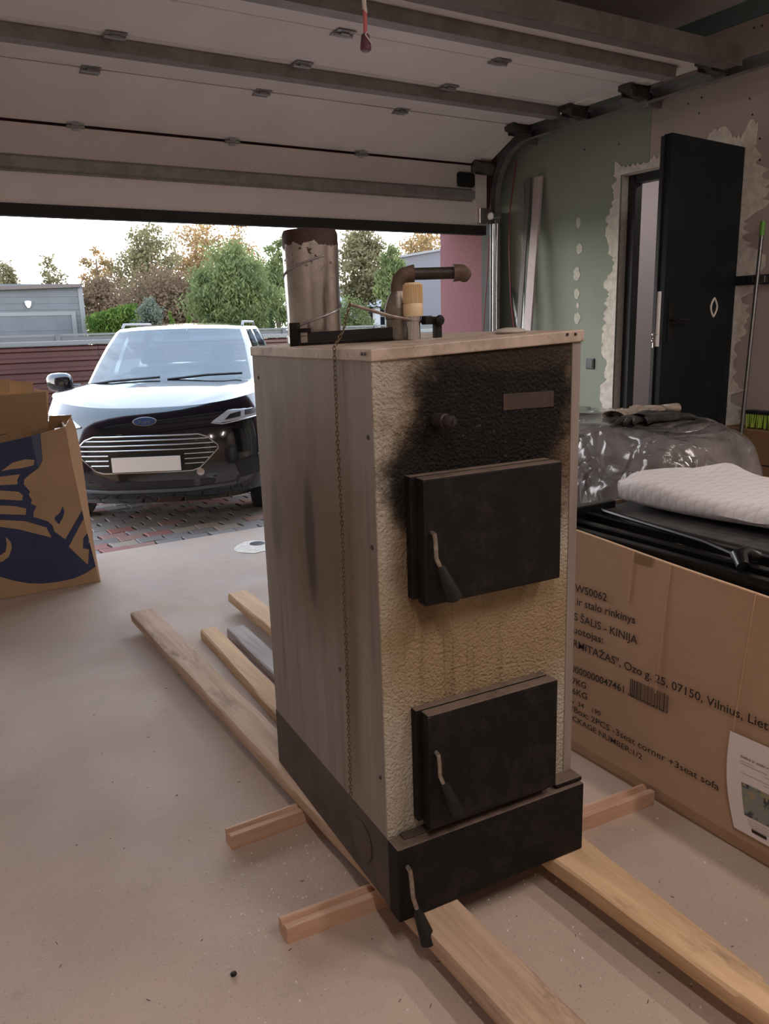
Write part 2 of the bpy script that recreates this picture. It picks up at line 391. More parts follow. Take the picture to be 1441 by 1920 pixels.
# car
mat('car_black', (.006, .0065, .009), .12, .0, Coat_Weight=1.0, Coat_Roughness=.03)
mat('car_plastic', (.022, .022, .024), .5)
mat('car_grille', (.006, .006, .007), .4)
mat('tyre', (.016, .016, .016), .8)
mat('rim', (.32, .32, .33), .3, .9)
mat('plate_white', (.92, .91, .89), .4)
mat('lamp_lens', (.55, .58, .62), .08, .0, Coat_Weight=1.0)
mat('emblem_blue', (.03, .055, .13), .2)
mat('seat_fabric', (.05, .05, .055), .8)
n = NT('windscreen_glass'); n.t.nodes.remove(n.b)
g = n.n('BsdfGlossy'); g.inputs['Roughness'].default_value = .02; g.inputs[0].default_value = (.92, .96, 1, 1)
t = n.n('BsdfTransparent'); t.inputs[0].default_value = (.42, .50, .55, 1); m = n.n('MixShader'); m.inputs[0].default_value = .13
n.l(t.outputs[0], m.inputs[1]); n.l(g.outputs[0], m.inputs[2]); n.l(m.outputs[0], n.out.inputs[0]); MATS['windscreen'] = n.m

# ================================================================ STRUCTURE
XW = 4.60; YD = 5.45; ZC = 3.31; XL = -1.3; YB = -2.6
struct(B(XL, 4.75, YB, 5.67, -.15, 0).build('floor', 'concrete_floor'))
fl = bpy.data.objects['floor']
struct(B(XL, 4.75, YB, 5.62, ZC, ZC+.12).build('ceiling', 'drywall_grey'))
struct(B(XL-.15, XL, YB, 6.2, 0, ZC).build('wall_left', 'wall_plain'))
struct(B(XL-.15, 4.75, YB-.15, YB, 0, ZC).build('wall_back', 'wall_plain'))
# front wall round the opening
m = MB().box(4.45, 4.95, 5.60, 6.22, -.1, 3.6).box(-.75, 4.45, 5.60, 6.2, 2.45, 3.6).box(-1.45, -.75, 5.60, 6.2, -.1, 3.6)
struct(m.build('wall_front', 'pink_stucco'), 'pink stucco outer wall around the garage opening', 'wall')
# right wall: masonry core with a door hole, drywall panels as parts
def yz(x0, x1): return None
DY0, DY1, DZ0, DZ1 = 3.28, 4.23, .50, 2.50
def fyz(a, b, t): return (t, a, b)
m = MB().prism([(YB, 0), (5.6, 0), (5.6, ZC), (YB, ZC), (YB, DZ1), (YB, 0)][:4], fyz, XW+.02, XW+.16) if False else MB()
m.box(XW+.015, XW+.16, YB, DY0, 0, ZC).box(XW+.015, XW+.16, DY1, 5.6, 0, ZC).box(XW+.015, XW+.16, DY0, DY1, DZ1, ZC).box(XW+.015, XW+.16, DY0, DY1, 0, DZ0)
wr = struct(m.build('wall_right', 'plaster_white'))
MB().prism([(5.6, 0), (5.6, 3.2), (3.985, 3.2), (3.985, 2.5), (4.23, 2.5), (4.23, 0)], fyz, XW, XW+.014).build('drywall_panel', 'drywall_green', wr)
MB().prism([(3.982, 2.5), (3.982, 3.2), (2.78, 3.2), (2.78, .0), (3.28, .0), (3.28, 2.5)], fyz, XW, XW+.014).build('drywall_panel', 'drywall_beige', wr)
B(XW, XW+.014, 1.57, 2.777, 0, 3.2).build('drywall_panel', 'drywall_beige', wr)
B(XW, XW+.014, .36, 1.567, 0, 3.2).build('drywall_panel', 'drywall_beige', wr)
B(XW, XW+.014, YB, .357, 0, 3.2).build('drywall_panel', 'drywall_beige', wr)
B(XW-.004, XW+.014, YB, 5.6, 3.203, ZC).build('edge_strip', 'teal_strip', wr)
# screw heads on the boards
m = MB()
for px, py in [(1290, 195), (1315, 183), (1405, 185), (1310, 212), (1410, 215), (1408, 112), (1420, 105), (1428, 48), (1413, 52), (1420, 28), (1245, 170), (1160, 270), (1095, 280), (1424, 260), (1424, 300)]:
    p = onx(px, py, XW-.001); m.lathe([(.006, 0), (.006, .002)], p, (-1, 0, 0), 8)
m.build('screw_heads', 'screw', wr)['kind'] = 'stuff'
# ragged filler around the door frame and filler spots
def ragged(pts_in, pts_out, name, seed):
    rr = random.Random(seed); P = []
    for (a, b), (c_, d_) in zip(pts_in, pts_out): P.append([(XW-.003, a, b), (XW-.004, c_, d_)])
    MB().grid(P).build(name, 'plaster_white', wr)
rr = random.Random(3)
def ragline(a0, b0, a1, b1, n_, w0, w1, da, db):
    I = []; O_ = []; w = (w0+w1)/2
    for i in range(n_+1):
        t = i/n_; w = min(max(w+rr.uniform(-1, 1)*(w1-w0)*.33, w0), w1)
        a = a0+(a1-a0)*t; b = b0+(b1-b0)*t; I.append((a, b)); O_.append((a+da*w, b+db*w))
    return I, O_
I, O_ = ragline(DY1, .45, DY1, DZ1+.02, 130, .03, .125, 1, 0); ragged(I, O_, 'filler_edge', 1)
I, O_ = ragline(DY1+.06, DZ1, DY0-.10, DZ1, 80, .04, .15, 0, 1); ragged(I, O_, 'filler_edge', 2)
I, O_ = ragline(DY0, .45, DY0, DZ1+.06, 130, .05, .22, -1, 0); ragged(I, O_, 'filler_edge', 3)
for px, py, w_, h_ in [(1084, 418, 6, 12), (1086, 467, 8, 12), (1081, 513, 9, 17), (1081, 551, 8, 13), (1082, 596, 9, 14), (1083, 573, 4, 8)]:
    p = onx(px, py, XW); s_ = 4.9/F
    poly = [(p.y+math.cos(a)*w_*s_*1.25*rr.uniform(.7, 1.15), p.z+math.sin(a)*h_*s_*rr.uniform(.75, 1.1)) for a in [i*math.pi/9 for i in range(18)]]
    MB().prism(poly, fyz, XW-.003, XW+.001).build('filler_spot', 'spackle', wr)
# landing and hall behind the door
struct(B(3.72, XW, 1.9, 4.55, 0, .5).build('landing_step', 'concrete_floor'), 'raised concrete landing below the dark interior door', 'landing')
m = MB().box(4.76, 6.3, 2.6, 4.9, .38, .5).box(6.2, 6.3, 2.6, 4.9, .5, 3.0).box(4.76, 6.3, 4.8, 4.9, .5, 3.0).box(4.76, 6.3, 2.5, 2.6, .5, 3.0).box(4.76, 6.3, 2.5, 4.9, 3.0, 3.1)
struct(m.build('hall', 'hall_wall'), 'pale hallway walls behind the open interior door', 'hallway')
# door frame + leaf
d1 = struct(empty('door_1', (XW, DY0, DZ0)), 'dark steel interior door standing open in its black frame', 'door')
def dp(mb, name, m_, par=d1, **kw):
    mb.v = [(x-XW, y-DY0, z-DZ0) for x, y, z in mb.v]; return mb.build(name, m_, par, **kw)
dp(B(4.675, 4.745, DY1-.070, DY1-.004, .5, 2.5), 'frame_post', 'frame_black', bevel=.003)
dp(B(4.655, 4.745, DY0+.004, DY0+.07, .5, 2.5), 'frame_post', 'frame_black', bevel=.003)
dp(B(4.675, 4.745, DY0+.07, DY1-.055, 2.44, 2.498), 'frame_head', 'frame_black', bevel=.003)
# leaf: hinge near (4.60,3.26), free end towards -X
hx, hy = 4.585, 3.245; fxy = onz(1261, 248, 2.50); ang = math.atan2(fxy.y-hy, fxy.x-hx); LW = math.hypot(fxy.x-hx, fxy.y-hy)
def leafpt(a, t, z): # a along the leaf, t thickness (+ = camera side)
    return (hx+math.cos(ang)*a+math.sin(ang)*t*-1, hy+math.sin(ang)*a+math.cos(ang)*t, z)
def leafbox(a0, a1, t0, t1, z0, z1): return MB().hexa([leafpt(a0, t0, z0), leafpt(a1, t0, z0), leafpt(a1, t1, z0), leafpt(a0, t1, z0), leafpt(a0, t0, z1), leafpt(a1, t0, z1), leafpt(a1, t1, z1), leafpt(a0, t1, z1)])
lf = dp(leafbox(0, LW, -.055, 0, .51, 2.50), 'leaf', 'door_navy', bevel=.004)
dp(leafbox(LW-.015, LW+.012, -.065, -.045, .52, 2.49), 'edge_rebate', 'frame_black', lf)
dp(leafbox(LW, LW+.004, -.046, -.02, 1.35, 1.66), 'lock_plate', 'paper_white', lf)
ps = 1 if leafpt(0, 1, 0)[1] < hy else -1   # camera side sign
def lp(a, t, z): return leafpt(a, t*ps if ps > 0 else -t-.055 if False else t*ps, z)
cs = 0.0 if leafpt(0, 1, 0)[1] < leafpt(0, -1, 0)[1] else -.055
sg = 1 if cs == 0.0 else -1
def face(a, out, z): return leafpt(a, cs+sg*out, z)
dp(MB().cyl(face(LW-.06, 0, 1.50), face(LW-.06, .05, 1.50), .011).tube([face(LW-.06, .05, 1.50), face(LW-.10, .055, 1.50), face(LW-.19, .05, 1.495)], .009), 'door_handle', 'bakelite', lf, smooth=True)
dp(MB().hexa([face(LW-.08, 0, 1.38), face(LW-.04, 0, 1.38), face(LW-.04, .006, 1.38), face(LW-.08, .006, 1.38), face(LW-.08, 0, 1.60), face(LW-.04, 0, 1.60), face(LW-.04, .006, 1.60), face(LW-.08, .006, 1.60)]), 'handle_plate', 'bakelite', lf)
ring = [face(.235+.028*math.cos(a)+.006*math.cos(3*a), .003, 1.565+.055*math.sin(a)) for a in [i*math.pi/10 for i in range(21)]]
dp(MB().tube(ring, .006, 6), 'tape_residue', 'plaster_white', lf)
# keys in the lock
kp = leafpt(LW+.004, -.03, 1.42)
mk = MB().tube([kp, (kp[0]-.03, kp[1], kp[2])], .003, 6).lathe([(.012, -.002), (.012, .002)], (kp[0]-.035, kp[1], kp[2]), (0, 1, 0), 12)
mk.box(kp[0]-.04, kp[0]-.032, kp[1]-.002, kp[1]+.002, kp[2]-.075, kp[2]-.02).lathe([(.013, -.002), (.013, .002)], (kp[0]-.036, kp[1], kp[2]-.035), (0, 1, 0), 12)
tag(mk.build('key_ring', 'chrome'), 'small bunch of keys hanging from the dark door lock', 'keys')

# ---------------------------------------------------------------- sectional garage door
gd = empty('garage_door', (1.85, YD, 2.2)); tag(gd, 'white sectional garage door raised overhead on its tracks', 'garage door')
def g_(mb, name, m_, par=gd, **kw):
    mb.v = [(x-1.85, y-YD, z-2.2) for x, y, z in mb.v]; return mb.build(name, m_, par, **kw)
X0, X1 = -.62, 4.36
secs = [((5.45, 2.285), (5.45, 2.742)), ((5.45, 2.756), (5.008, 2.955)), ((5.0, 2.957), (4.412, 2.957)), ((4.404, 2.957), (3.878, 2.957)), ((3.87, 2.957), (3.16, 2.957))]
for (ya, za), (yb, zb) in secs:
    d = Vector((0, yb-ya, zb-za)).normalized(); nrm = Vector((0, d.z, -d.y))  # outward
    if nrm.z < 0 or (abs(nrm.z) < 1e-6 and nrm.y < 0): nrm = -nrm
    t = nrm*.04
    sec = g_(MB().hexa([(X0, ya, za), (X1, ya, za), (X1, ya+t.y, za+t.z), (X0, ya+t.y, za+t.z), (X0, yb, zb), (X1, yb, zb), (X1, yb+t.y, zb+t.z), (X0, yb+t.y, zb+t.z)]), 'door_section', 'door_white', bevel=.004)
    # white end cap strip on each end
    i_ = -nrm*.006
    for xa, xb in ((X1-.11, X1+.006), (X0-.006, X0+.11)):
        a0 = Vector((0, ya, za))+d*.03; b0 = Vector((0, yb, zb))-d*.03
        g_(MB().hexa([(xa, a0.y+i_.y, a0.z+i_.z), (xb, a0.y+i_.y, a0.z+i_.z), (xb, a0.y, a0.z), (xa, a0.y, a0.z), (xa, b0.y+i_.y, b0.z+i_.z), (xb, b0.y+i_.y, b0.z+i_.z), (xb, b0.y, b0.z), (xa, b0.y, b0.z)]), 'end_cap', 'door_cap_white', sec)
g_(B(X0, X1, 5.44, 5.50, 2.215, 2.287), 'bottom_seal', 'seal_black')
# stiffening beams (hat profile)
def hat(yc, z, w, h, x0, x1, vert=False):
    prof = [(-w/2-.012, 0), (-w/2, 0), (-w/2+.008, -h), (w/2-.008, -h), (w/2, 0), (w/2+.012, 0)]
    P = [[(x, yc+a, z+b) if not vert else (x, yc+b, z+a) for a, b in prof] for x in (x0, x1)]
    mb = MB().grid(P)
    k_ = len(prof); mb.add([P[0][i] for i in (1, 2, 3, 4)], [(0, 1, 2, 3)]); mb.add([P[1][i] for i in (1, 2, 3, 4)], [(3, 2, 1, 0)])
    return mb
g_(hat(5.447, 2.515, .075, .04, X0+.15, 4.22, True), 'stiffener_beam', 'galv_dark')
g_(hat(4.52, 2.955, .10, .06, X0+.12, 4.24), 'stiffener_beam', 'galv_dark')
g_(hat(3.53, 2.955, .10, .06, X0+.12, 4.22), 'stiffener_beam', 'galv_dark')
g_(hat(3.175, 2.955, .10, .075, X0, 4.30).box(X0, 4.30, 3.10, 3.108, 2.87, 2.97), 'stiffener_beam', 'beam_dark')
# hinges
hinge = MB().box(-.052, .052, -.048, -.006, -.006, 0).box(-.052, .052, .006, .048, -.006, 0).cyl((-.052, 0, -.010), (.052, 0, -.010), .010, seg=8).box(-.022, .022, -.03, .03, -.014, -.006)
hproto = None
def add_hinge(x, y, z, rx):
    global hproto
    if hproto is None: hproto = hinge.build('hinge', 'galv', gd); o = hproto
    else: o = share(hproto, gd, (0, 0, 0))
    o.location = (x-1.85, y-YD, z-2.2); o.rotation_euler = (rx, 0, 0)
for px, py in [(141, 235), (435, 265), (677, 290)]: add_hinge(ony(px, py, 5.44).x, 5.446, 2.75, R(-55))
for px, py in [(167, 133), (488, 175), (746, 210)]: p = onz(px, py, 2.95); add_hinge(p.x, 5.004, 2.951, R(-12))
for px, py in [(213, 69), (563, 123), (838, 165)]: p = onz(px, py, 2.95); add_hinge(p.x, 4.408, 2.953, 0)
for px, py in [(655, 55), (950, 110)]: p = onz(px, py, 2.95); add_hinge(p.x, 3.874, 2.953, 0)
for y, z, rx in [(5.446, 2.75, R(-55)), (5.004, 2.951, R(-12)), (4.408, 2.953, 0), (3.874, 2.953, 0)]:
    add_hinge(-.2, y, z, rx)
# roller brackets at the track side
rb = MB().box(-.13, .06, -.05, .05, -.012, 0).box(-.10, .05, -.05, -.042, -.075, 0).box(-.10, .05, .042, .05, -.06, 0).hexa([(-.13, -.05, -.03), (.05, -.03, -.075), (.05, .04, -.075), (-.13, .05, -.03), (-.13, -.05, -.012), (.05, -.05, -.012), (.05, .05, -.012), (-.13, .05, -.012)])
rproto = None
for y, z, rx in [(5.446, 2.75, R(-55)), (4.99, 2.95, R(-10)), (4.408, 2.953, 0), (3.874, 2.953, 0), (3.30, 2.953, 0)]:
    if rproto is None: rproto = rb.build('roller_bracket', 'dark_steel', gd); o = rproto
    else: o = share(rproto, gd, (0, 0, 0))
    o.location = (4.34-1.85, y-YD, z-2.2); o.rotation_euler = (rx, 0, 0)
    g_(MB().cyl((4.36, y, z-.045 if rx > -.5 else z), (4.45, y, z-.045 if rx > -.5 else z), .006, seg=8).cyl((4.425, y, z-.045 if rx > -.5 else z), (4.45, y, z-.045 if rx > -.5 else z), .022, seg=16), 'roller', 'dark_steel')
g_(B(4.27, 4.40, 5.41, 5.448, 2.30, 2.42).cyl((4.38, 5.40, 2.36), (4.46, 5.40, 2.36), .03), 'bottom_bracket', 'chrome', bevel=.004)
hp = ony(873, 337, 5.44)
pl = [(hp.x+sx_*(.085-.02)+.02*math.cos(a), hp.z+sz_*(.055-.02)+.02*math.sin(a)) for sx_, sz_, q0 in ((1, 1, 0), (-1, 1, 90), (-1, -1, 180), (1, -1, 270)) for a in (R(q0), R(q0+45), R(q0+90))]
g_(MB().prism(pl, lambda a, b, t: (a, t, b), 5.432, 5.449), 'pull_handle', 'handle_black', bevel=.003)
# tracks
def channel(path, nside, name, par=None):
    """C channel swept along path of (y,z) at x"""
    mb = MB(); P = []
    n_ = len(path)
    for i, (y, z) in enumerate(path):
        a = path[max(i-1, 0)]; b = path[min(i+1, n_-1)]; t = Vector((b[0]-a[0], b[1]-a[1])).normalized(); w = Vector((-t.y, t.x))
        P.append([(x, y+w.x*q, z+w.y*q) for x, q in ((4.42, -.034), (4.47, -.034), (4.474, -.030), (4.474, .030), (4.47, .034), (4.42, .034), (4.42, .030), (4.468, .028), (4.468, -.028), (4.42, -.030))])
    mb.grid(P, close=True); return mb
tr = empty('door_track', (4.45, YD, 0)); tag(tr, 'galvanised door track curving up the green wall', 'track')
arc = [(5.43-.42+.42*math.cos(a), 2.49+.42*math.sin(a)) for a in [R(q) for q in range(0, 91, 10)]]
def t_(mb, name, m_, **kw):
    mb.v = [(x-4.45, y-YD, z) for x, y, z in mb.v]; return mb.build(name, m_, tr, **kw)
t_(channel([(5.43, 0.0), (5.43, 1.2), (5.43, 2.49)]+arc[1:-1]+[(5.01, 2.91), (1.9, 2.91)], 1, 'rail'), 'rail', 'galv', smooth=True)
for yb_ in (5.10, 3.9, 2.6): t_(B(4.474, 4.60, yb_, yb_+.04, 2.86, 2.90), 'wall_bracket', 'galv')
t_(B(4.44, 4.5, 5.47, 5.60, 0, 2.4), 'side_angle', 'seal_black')
t_(MB().cyl((4.405, 5.40, 0), (4.405, 5.40, 2.3), .010, seg=8).cyl((4.43, 5.385, 0), (4.43, 5.385, 2.3), .008, seg=8), 'spring_tube', 'chrome', smooth=True)
for c_ in tr.children:
    pass
# pull cord with toggle
cc = CAMP+ray(685, 78)*3.12; pc = empty('pull_cord', cc); tag(pc, 'red and white pull cord with a plum toggle hanging from overhead', 'pull cord')
MB().tube([(0, 0, .02), (.001, 0, .10), (-.002, 0, .2), (0, 0, ZC-cc.z-.001)], .008, 8).build('cord', 'cord_red', pc, smooth=True)
MB().tube([(.003, 0, .1), (.0, 0, .12), (-.002, 0, .15)], .0086, 8).build('cord_sleeve', 'cord_white', pc, smooth=True)
MB().tube([(0, -.012, .03), (-.01, -.016, .02), (.004, -.022, 0), (.016, -.022, -.012)], .003, 6).build('cord_tail', 'cord_white', pc, smooth=True)
MB().lathe([(.010, .028), (.017, .020), (.021, -.014), (.022, -.030), (.015, -.035)], (0, 0, 0), (0, 0, 1), 20).build('toggle', 'cord_toggle', pc, smooth=True)
# loose cables by the track
tag(MB().tube([ony(968, 300, 5.25), ony(955, 400, 5.25), ony(954, 470, 5.25), ony(957, 560, 5.25), ony(963, 612, 5.25), ony(975, 760, 5.25)], .006, 6).build('cable', 'cable_red', smooth=True), 'dark red cable hanging down the green wall', 'cable')
tag(MB().tube([ony(917, 445, 5.36), ony(914, 500, 5.36), ony(910, 560, 5.36), ony(905, 625, 5.36), ony(900, 900, 5.36), Vector((4.15, 5.36, .005))], .005, 6).build('cable', 'cable_red', smooth=True), 'red cord hanging beside the bright vertical door springs', 'cable')
# leaning boards
def lean(px0, py0, X0_, px1, py1, X1_, w, t, name, m_, label, cat):
    a = onx(px0, py0, X0_); b = onx(px1, py1, X1_)
    d = (b-a).normalized(); a = a-d*(a.z/d.z) if d.z else a
    wv_ = Vector((0, 1, 0)); wv_ = (wv_-d*wv_.dot(d)).normalized(); tv = d.cross(wv_).normalized()
    if tv.x < 0: tv = -tv
    mb = MB(); q = []
    for base in (a, b):
        for s1, s2 in ((-1, 0), (1, 0), (1, 1), (-1, 1)): q.append(base+wv_*(w/2*s1)+tv*(t*s2))
    mn = min(v_.z for v_ in q[:4]); q = [v_-Vector((0, 0, mn)) for v_ in q]
    return tag(mb.hexa(q).build(name, m_), label, cat)
lean(988, 610, 4.40, 1008, 333, 4.56, .085, .02, 'plank', 'plank_white', 'pale wooden board with pencil marks leaning on the green wall', 'board')
lean(972, 610, 4.45, 990, 335, 4.585, .05, .012, 'plank', 'plank_grey', 'dark narrow board leaning beside the pale board', 'board')
lean(980, 600, 4.50, 980, 340, 4.59, .03, .008, 'metal_profile', 'profile_metal', 'thin grey metal profile leaning against the green wall', 'profile')
b_ = onx(968, 540, 4.57); 
lean(966, 590, 4.52, 957, 540, 4.59, .02, .008, 'metal_profile', 'profile_metal', 'short grey offcut strip leaning left of the boards', 'profile')
# switch
sp_ = onx(1107, 682, XW); so = empty('wall_switch', sp_); tag(so, 'black square wall switch on the green wall by the door', 'switch')
MB().box(-.012, 0, -.041, .041, -.041, .041).build('frame', 'switch_black', so, bevel=.004); B(-.016, -.010, -.03, .03, -.03, .03).build('rocker', 'switch_black', so, bevel=.003)
# tool rail + broom + brush + boxes right of the door
r0 = onx(1376, 531, XW); r1 = onx(1441, 523, XW)
ro = empty('tool_rail', (XW, r1.y-.2, r1.z)); tag(ro, 'black tool rail with chrome clips on the wall right of the door', 'rail')
B(-.025, 0, -.6, r0.y-r1.y+.2, -.028, .028).build('rail_bar', 'rail_black', ro, bevel=.003)
for i, dy in enumerate((.06, .22, .30, -.1, -.3)): B(-.04, -.022, dy-.02, dy+.02, -.02, .02).build('clip', 'chrome' if i != 2 else 'rail_black', ro, bevel=.004)
bt = onx(1430, 415, 4.55); bb = onx(1385, 852, 4.33); bd = (bt-bb).normalized()
bb = bb - bd*((bb.z-.515)/bd.z)
br = empty('broom_handle', bb); tag(br, 'steel broom stick with a green tip leaning right of the door', 'broom')
L = (bt-bb); MB().cyl((0, 0, 0), L*.965, .012).build('stick', 'broom_steel', br, smooth=True)
MB().cyl(L*.945, L, .015).build('tip', 'green_plastic', br, smooth=True); MB().cyl((0, 0, -.012), bd*.05, .016).build('socket', 'rail_black', br, smooth=True)
bx = empty('cardboard_box', (4.42, 2.86, .5)); tag(bx, 'brown cardboard box on the landing behind the broom stick', 'box')
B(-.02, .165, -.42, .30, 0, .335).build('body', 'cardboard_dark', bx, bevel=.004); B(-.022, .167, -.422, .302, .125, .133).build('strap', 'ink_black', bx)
bp = (4.47, 2.80, .838); bh = empty('brush_head', bp); tag(bh, 'broom head with lime green bristles lying on the small box', 'brush')
B(-.03, .03, -.20, .22, .085, .11).build('block', 'rail_black', bh, bevel=.006)
m = MB()
for i in range(34):
    for j in range(4):
        y = -.19+i*.012; x = -.025+j*.016; m.cyl((x+rnd.uniform(-.006, .006), y+rnd.uniform(-.012, .012), rnd.uniform(0, .012)), (x, y, .088), .004, .004, 5)
m.build('bristles', 'bristle_green', bh)['kind'] = 'stuff'

# ---------------------------------------------------------------- ceiling lamps behind the camera (three tubes)
for i, (x, y, lb) in enumerate([(3.7, .4, 'white tube lamp on the ceiling nearest the right wall'), (2.2, -.4, 'white tube lamp in the middle of the ceiling'), (.2, -.4, 'white tube lamp on the ceiling nearest the left wall')]):
    lo_ = empty('ceiling_lamp', (x, y, ZC)); tag(lo_, lb, 'lamp', 'ceiling tube lamps')
    B(-.05, .05, -.6, .6, -.05, 0).build('housing', 'lamp_body', lo_, bevel=.005)
    ld = bpy.data.lights.new('tube_light', 'AREA'); ld.shape = 'RECTANGLE'; ld.size = .10; ld.size_y = 1.2; ld.energy = LAMP_POWER; ld.color = (1.0, .86, .78)
    lt = bpy.data.objects.new('tube_light', ld); col.objects.link(lt); lt.parent = lo_; lt.location = (0, 0, -.055)
ho = empty('hall_fill_lamp', (5.5, 3.9, 3.0)); tag(ho, 'unseen round lamp added to light the hallway', 'lamp')  # out-of-view lamp added to brighten the hall walls
MB().lathe([(.12, 0), (.12, -.04), (.06, -.06)], (0, 0, 0), (0, 0, 1), 24).build('shade', 'lamp_body', ho, smooth=True)
ld = bpy.data.lights.new('hall_fill_light', 'AREA'); ld.shape = 'DISK'; ld.size = .2; ld.energy = 6; ld.color = (1, .88, .85); lt = bpy.data.objects.new('hall_fill_light', ld); col.objects.link(lt); lt.parent = ho; lt.location = (0, 0, -.07)
# ================================================================ BOILER
bo = empty('boiler', (.869, 1.408, .10), (R(-.15), R(-.17), R(-4.0))); tag(bo, 'old sooty solid fuel boiler with two black doors standing on beams', 'boiler')
BW, BD, BV = .568, .845, .055
TH = {'fl': 1.345, 'fr': 1.366, 'bl': 1.343, 'br': 1.364}
# casing panels
MB().hexa([(0, BV+.006, .195), (.004, BV+.006, .195), (.004, BD, .195), (0, BD, .195), (0, BV+.006, TH['fl']), (.004, BV+.006, TH['fl']), (.004, BD, TH['bl']), (0, BD, TH['bl'])]).build('side_panel', 'boiler_side', bo)
MB().hexa([(BW-.004, BV+.006, .195), (BW, BV+.006, .195), (BW, BD, .195), (BW-.004, BD, .195), (BW-.004, BV+.006, TH['fr']), (BW, BV+.006, TH['fr']), (BW, BD, TH['br']), (BW-.004, BD, TH['br'])]).build('side_panel', 'boiler_side', bo)
B(.004, BW-.004, BD-.004, BD, .195, 1.35).build('back_panel', 'boiler_side', bo)
MB().hexa([(.022, BV+.002, .195), (BW-.026, BV+.002, .195), (BW-.026, BV+.008, .195), (.022, BV+.008, .195), (.022, BV+.002, TH['fl']), (BW-.026, BV+.002, TH['fr']-.001), (BW-.026, BV+.008, TH['fr']-.001), (.022, BV+.008, TH['fl'])]).build('front_panel', 'boiler_front', bo)
# folded edges of the side panels at the front
MB().hexa([(-.001, BV, .195), (.0215, BV, .195), (.0215, BV+.006, .195), (-.001, BV+.006, .195), (-.001, BV, TH['fl']), (.0215, BV, TH['fl']), (.0215, BV+.006, TH['fl']), (-.001, BV+.006, TH['fl'])]).build('edge_flange', 'boiler_front', bo, bevel=.0015)
MB().hexa([(BW-.0255, BV, .195), (BW+.001, BV, .195), (BW+.001, BV+.006, .195), (BW-.0255, BV+.006, .195), (BW-.0255, BV, TH['fr']-.001), (BW+.001, BV, TH['fr']), (BW+.001, BV+.006, TH['fr']), (BW-.0255, BV+.006, TH['fr']-.001)]).build('edge_flange', 'boiler_side', bo, bevel=.0015)
# lid: tray with a folded lip, slightly crooked
lf0 = {'fl': (-.004, BV-.004), 'fr': (BW+.006, BV-.006), 'br': (BW+.006, BD+.004), 'bl': (-.004, BD+.004)}
zt = {'fl': 1.370, 'fr': 1.3935, 'br': 1.390, 'bl': 1.369}; zb_ = {k_: TH[k_]-.001 for k_ in TH}
K = ['fl', 'fr', 'br', 'bl']
lid = MB().hexa([(*lf0[k_], zb_[k_]) for k_ in K]+[(*lf0[k_], zt[k_]) for k_ in K]).build('lid', 'boiler_lid', bo, bevel=.003)
def zl(u, v): # lid top height
    a = u/BW; b = (v-BV)/(BD-BV); return (zt['fl']*(1-a)+zt['fr']*a)*(1-b)+(zt['bl']*(1-a)+zt['br']*a)*b
for u, v, ax in [(-.005, .09, (-1, 0, 0)), (-.005, .075, (-1, 0, 0)), (.52, BV-.006, (0, -1, 0)), (.545, BV-.006, (0, -1, 0))]:
    MB().lathe([(.004, 0), (.003, .003)], (u, v, 1.36 if u < .1 else 1.383), ax, 8).build('rivet', 'screw', lid)
for w_, u, v, ax in [(1.18, 0, .085, (-1, 0, 0)), (.93, 0, .085, (-1, 0, 0)), (.55, 0, .30, (-1, 0, 0)), (.35, 0, .085, (-1, 0, 0)), (1.28, 0, .80, (-1, 0, 0))]:
    MB().lathe([(.006, 0), (.004, .003)], (u, v, w_), ax, 10).build('screw', 'screw', bo)
# plinth
B(0, BW-.004, BV-.002, BD+.01, 0, .194).build('plinth', 'plinth_brown', bo, bevel=.003)
pf = B(-.004, BW, 0, BV-.003, 0, .2).build('plinth_front', 'black_iron', bo, bevel=.003)
B(BW-.085, BW+.004, .012, BV+.02, .2, .214).build('plinth_corner_block', 'black_iron', bo, bevel=.004)
B(.03, BW-.10, .028, BV-.001, .2, .206).build('ash_ledge', 'plinth_brown', bo, bevel=.002)
MB().lathe([(.056, 0), (.056, .003), (.050, .004)], (-.001, .205, .102), (-1, 0, 0), 32).build('round_cover', 'plinth_brown', bo, smooth=True)
# lever on the plinth
lv = MB().tube([(.020, -.001, .150), (.020, -.016, .148), (.020, -.020, .13), (.022, -.022, .08), (.027, -.034, .048)], .006, 10).build('damper_lever', 'steel_rod', bo, smooth=True)
MB().lathe([(.009, 0), (.012, .012), (.020, .075), (.021, .086), (.016, .09)], (.026, -.033, .052), (.020, -.030, -.095), 18).build('grip', 'bakelite', lv, smooth=True)
# doors
def fdoor(w0, w1, nm):
    d_ = B(.085, .469, -.004, .032, w0, w1).build('fire_door' if nm else 'ash_door', 'black_iron', bo, bevel=.004)
    B(.072, .462, .032, BV+.001, w0+.008, w1+.002).build('door_frame', 'black_iron', d_, bevel=.003)
    B(.0835, .092, -.0055, -.003, w0+.004, w1-.004).build('door_edge', 'black_iron', d_)
    ztop = w0+.205 if not nm else w0+.17
    h_ = MB().tube([(.104, -.004, ztop), (.104, -.016, ztop-.002), (.104, -.019, ztop-.015), (.105, -.020, ztop-.055), (.112, -.028, ztop-.078)], .0055, 10).build('handle', 'steel_rod', d_, smooth=True)
    MB().lathe([(.008, 0), (.011, .012), (.018, .072), (.019, .082), (.014, .086)], (.111, -.027, ztop-.072), (.030, -.016, -.085), 18).build('grip', 'bakelite', h_, smooth=True)
    for wz in (w0+.05, w1-.05):
        MB().cyl((.474, .02, wz-.02), (.474, .02, wz+.02), .007, seg=10).build('hinge', 'black_iron', d_, smooth=True)
    return d_
fdoor(.798, 1.090, True); fdoor(.226, .528, False)
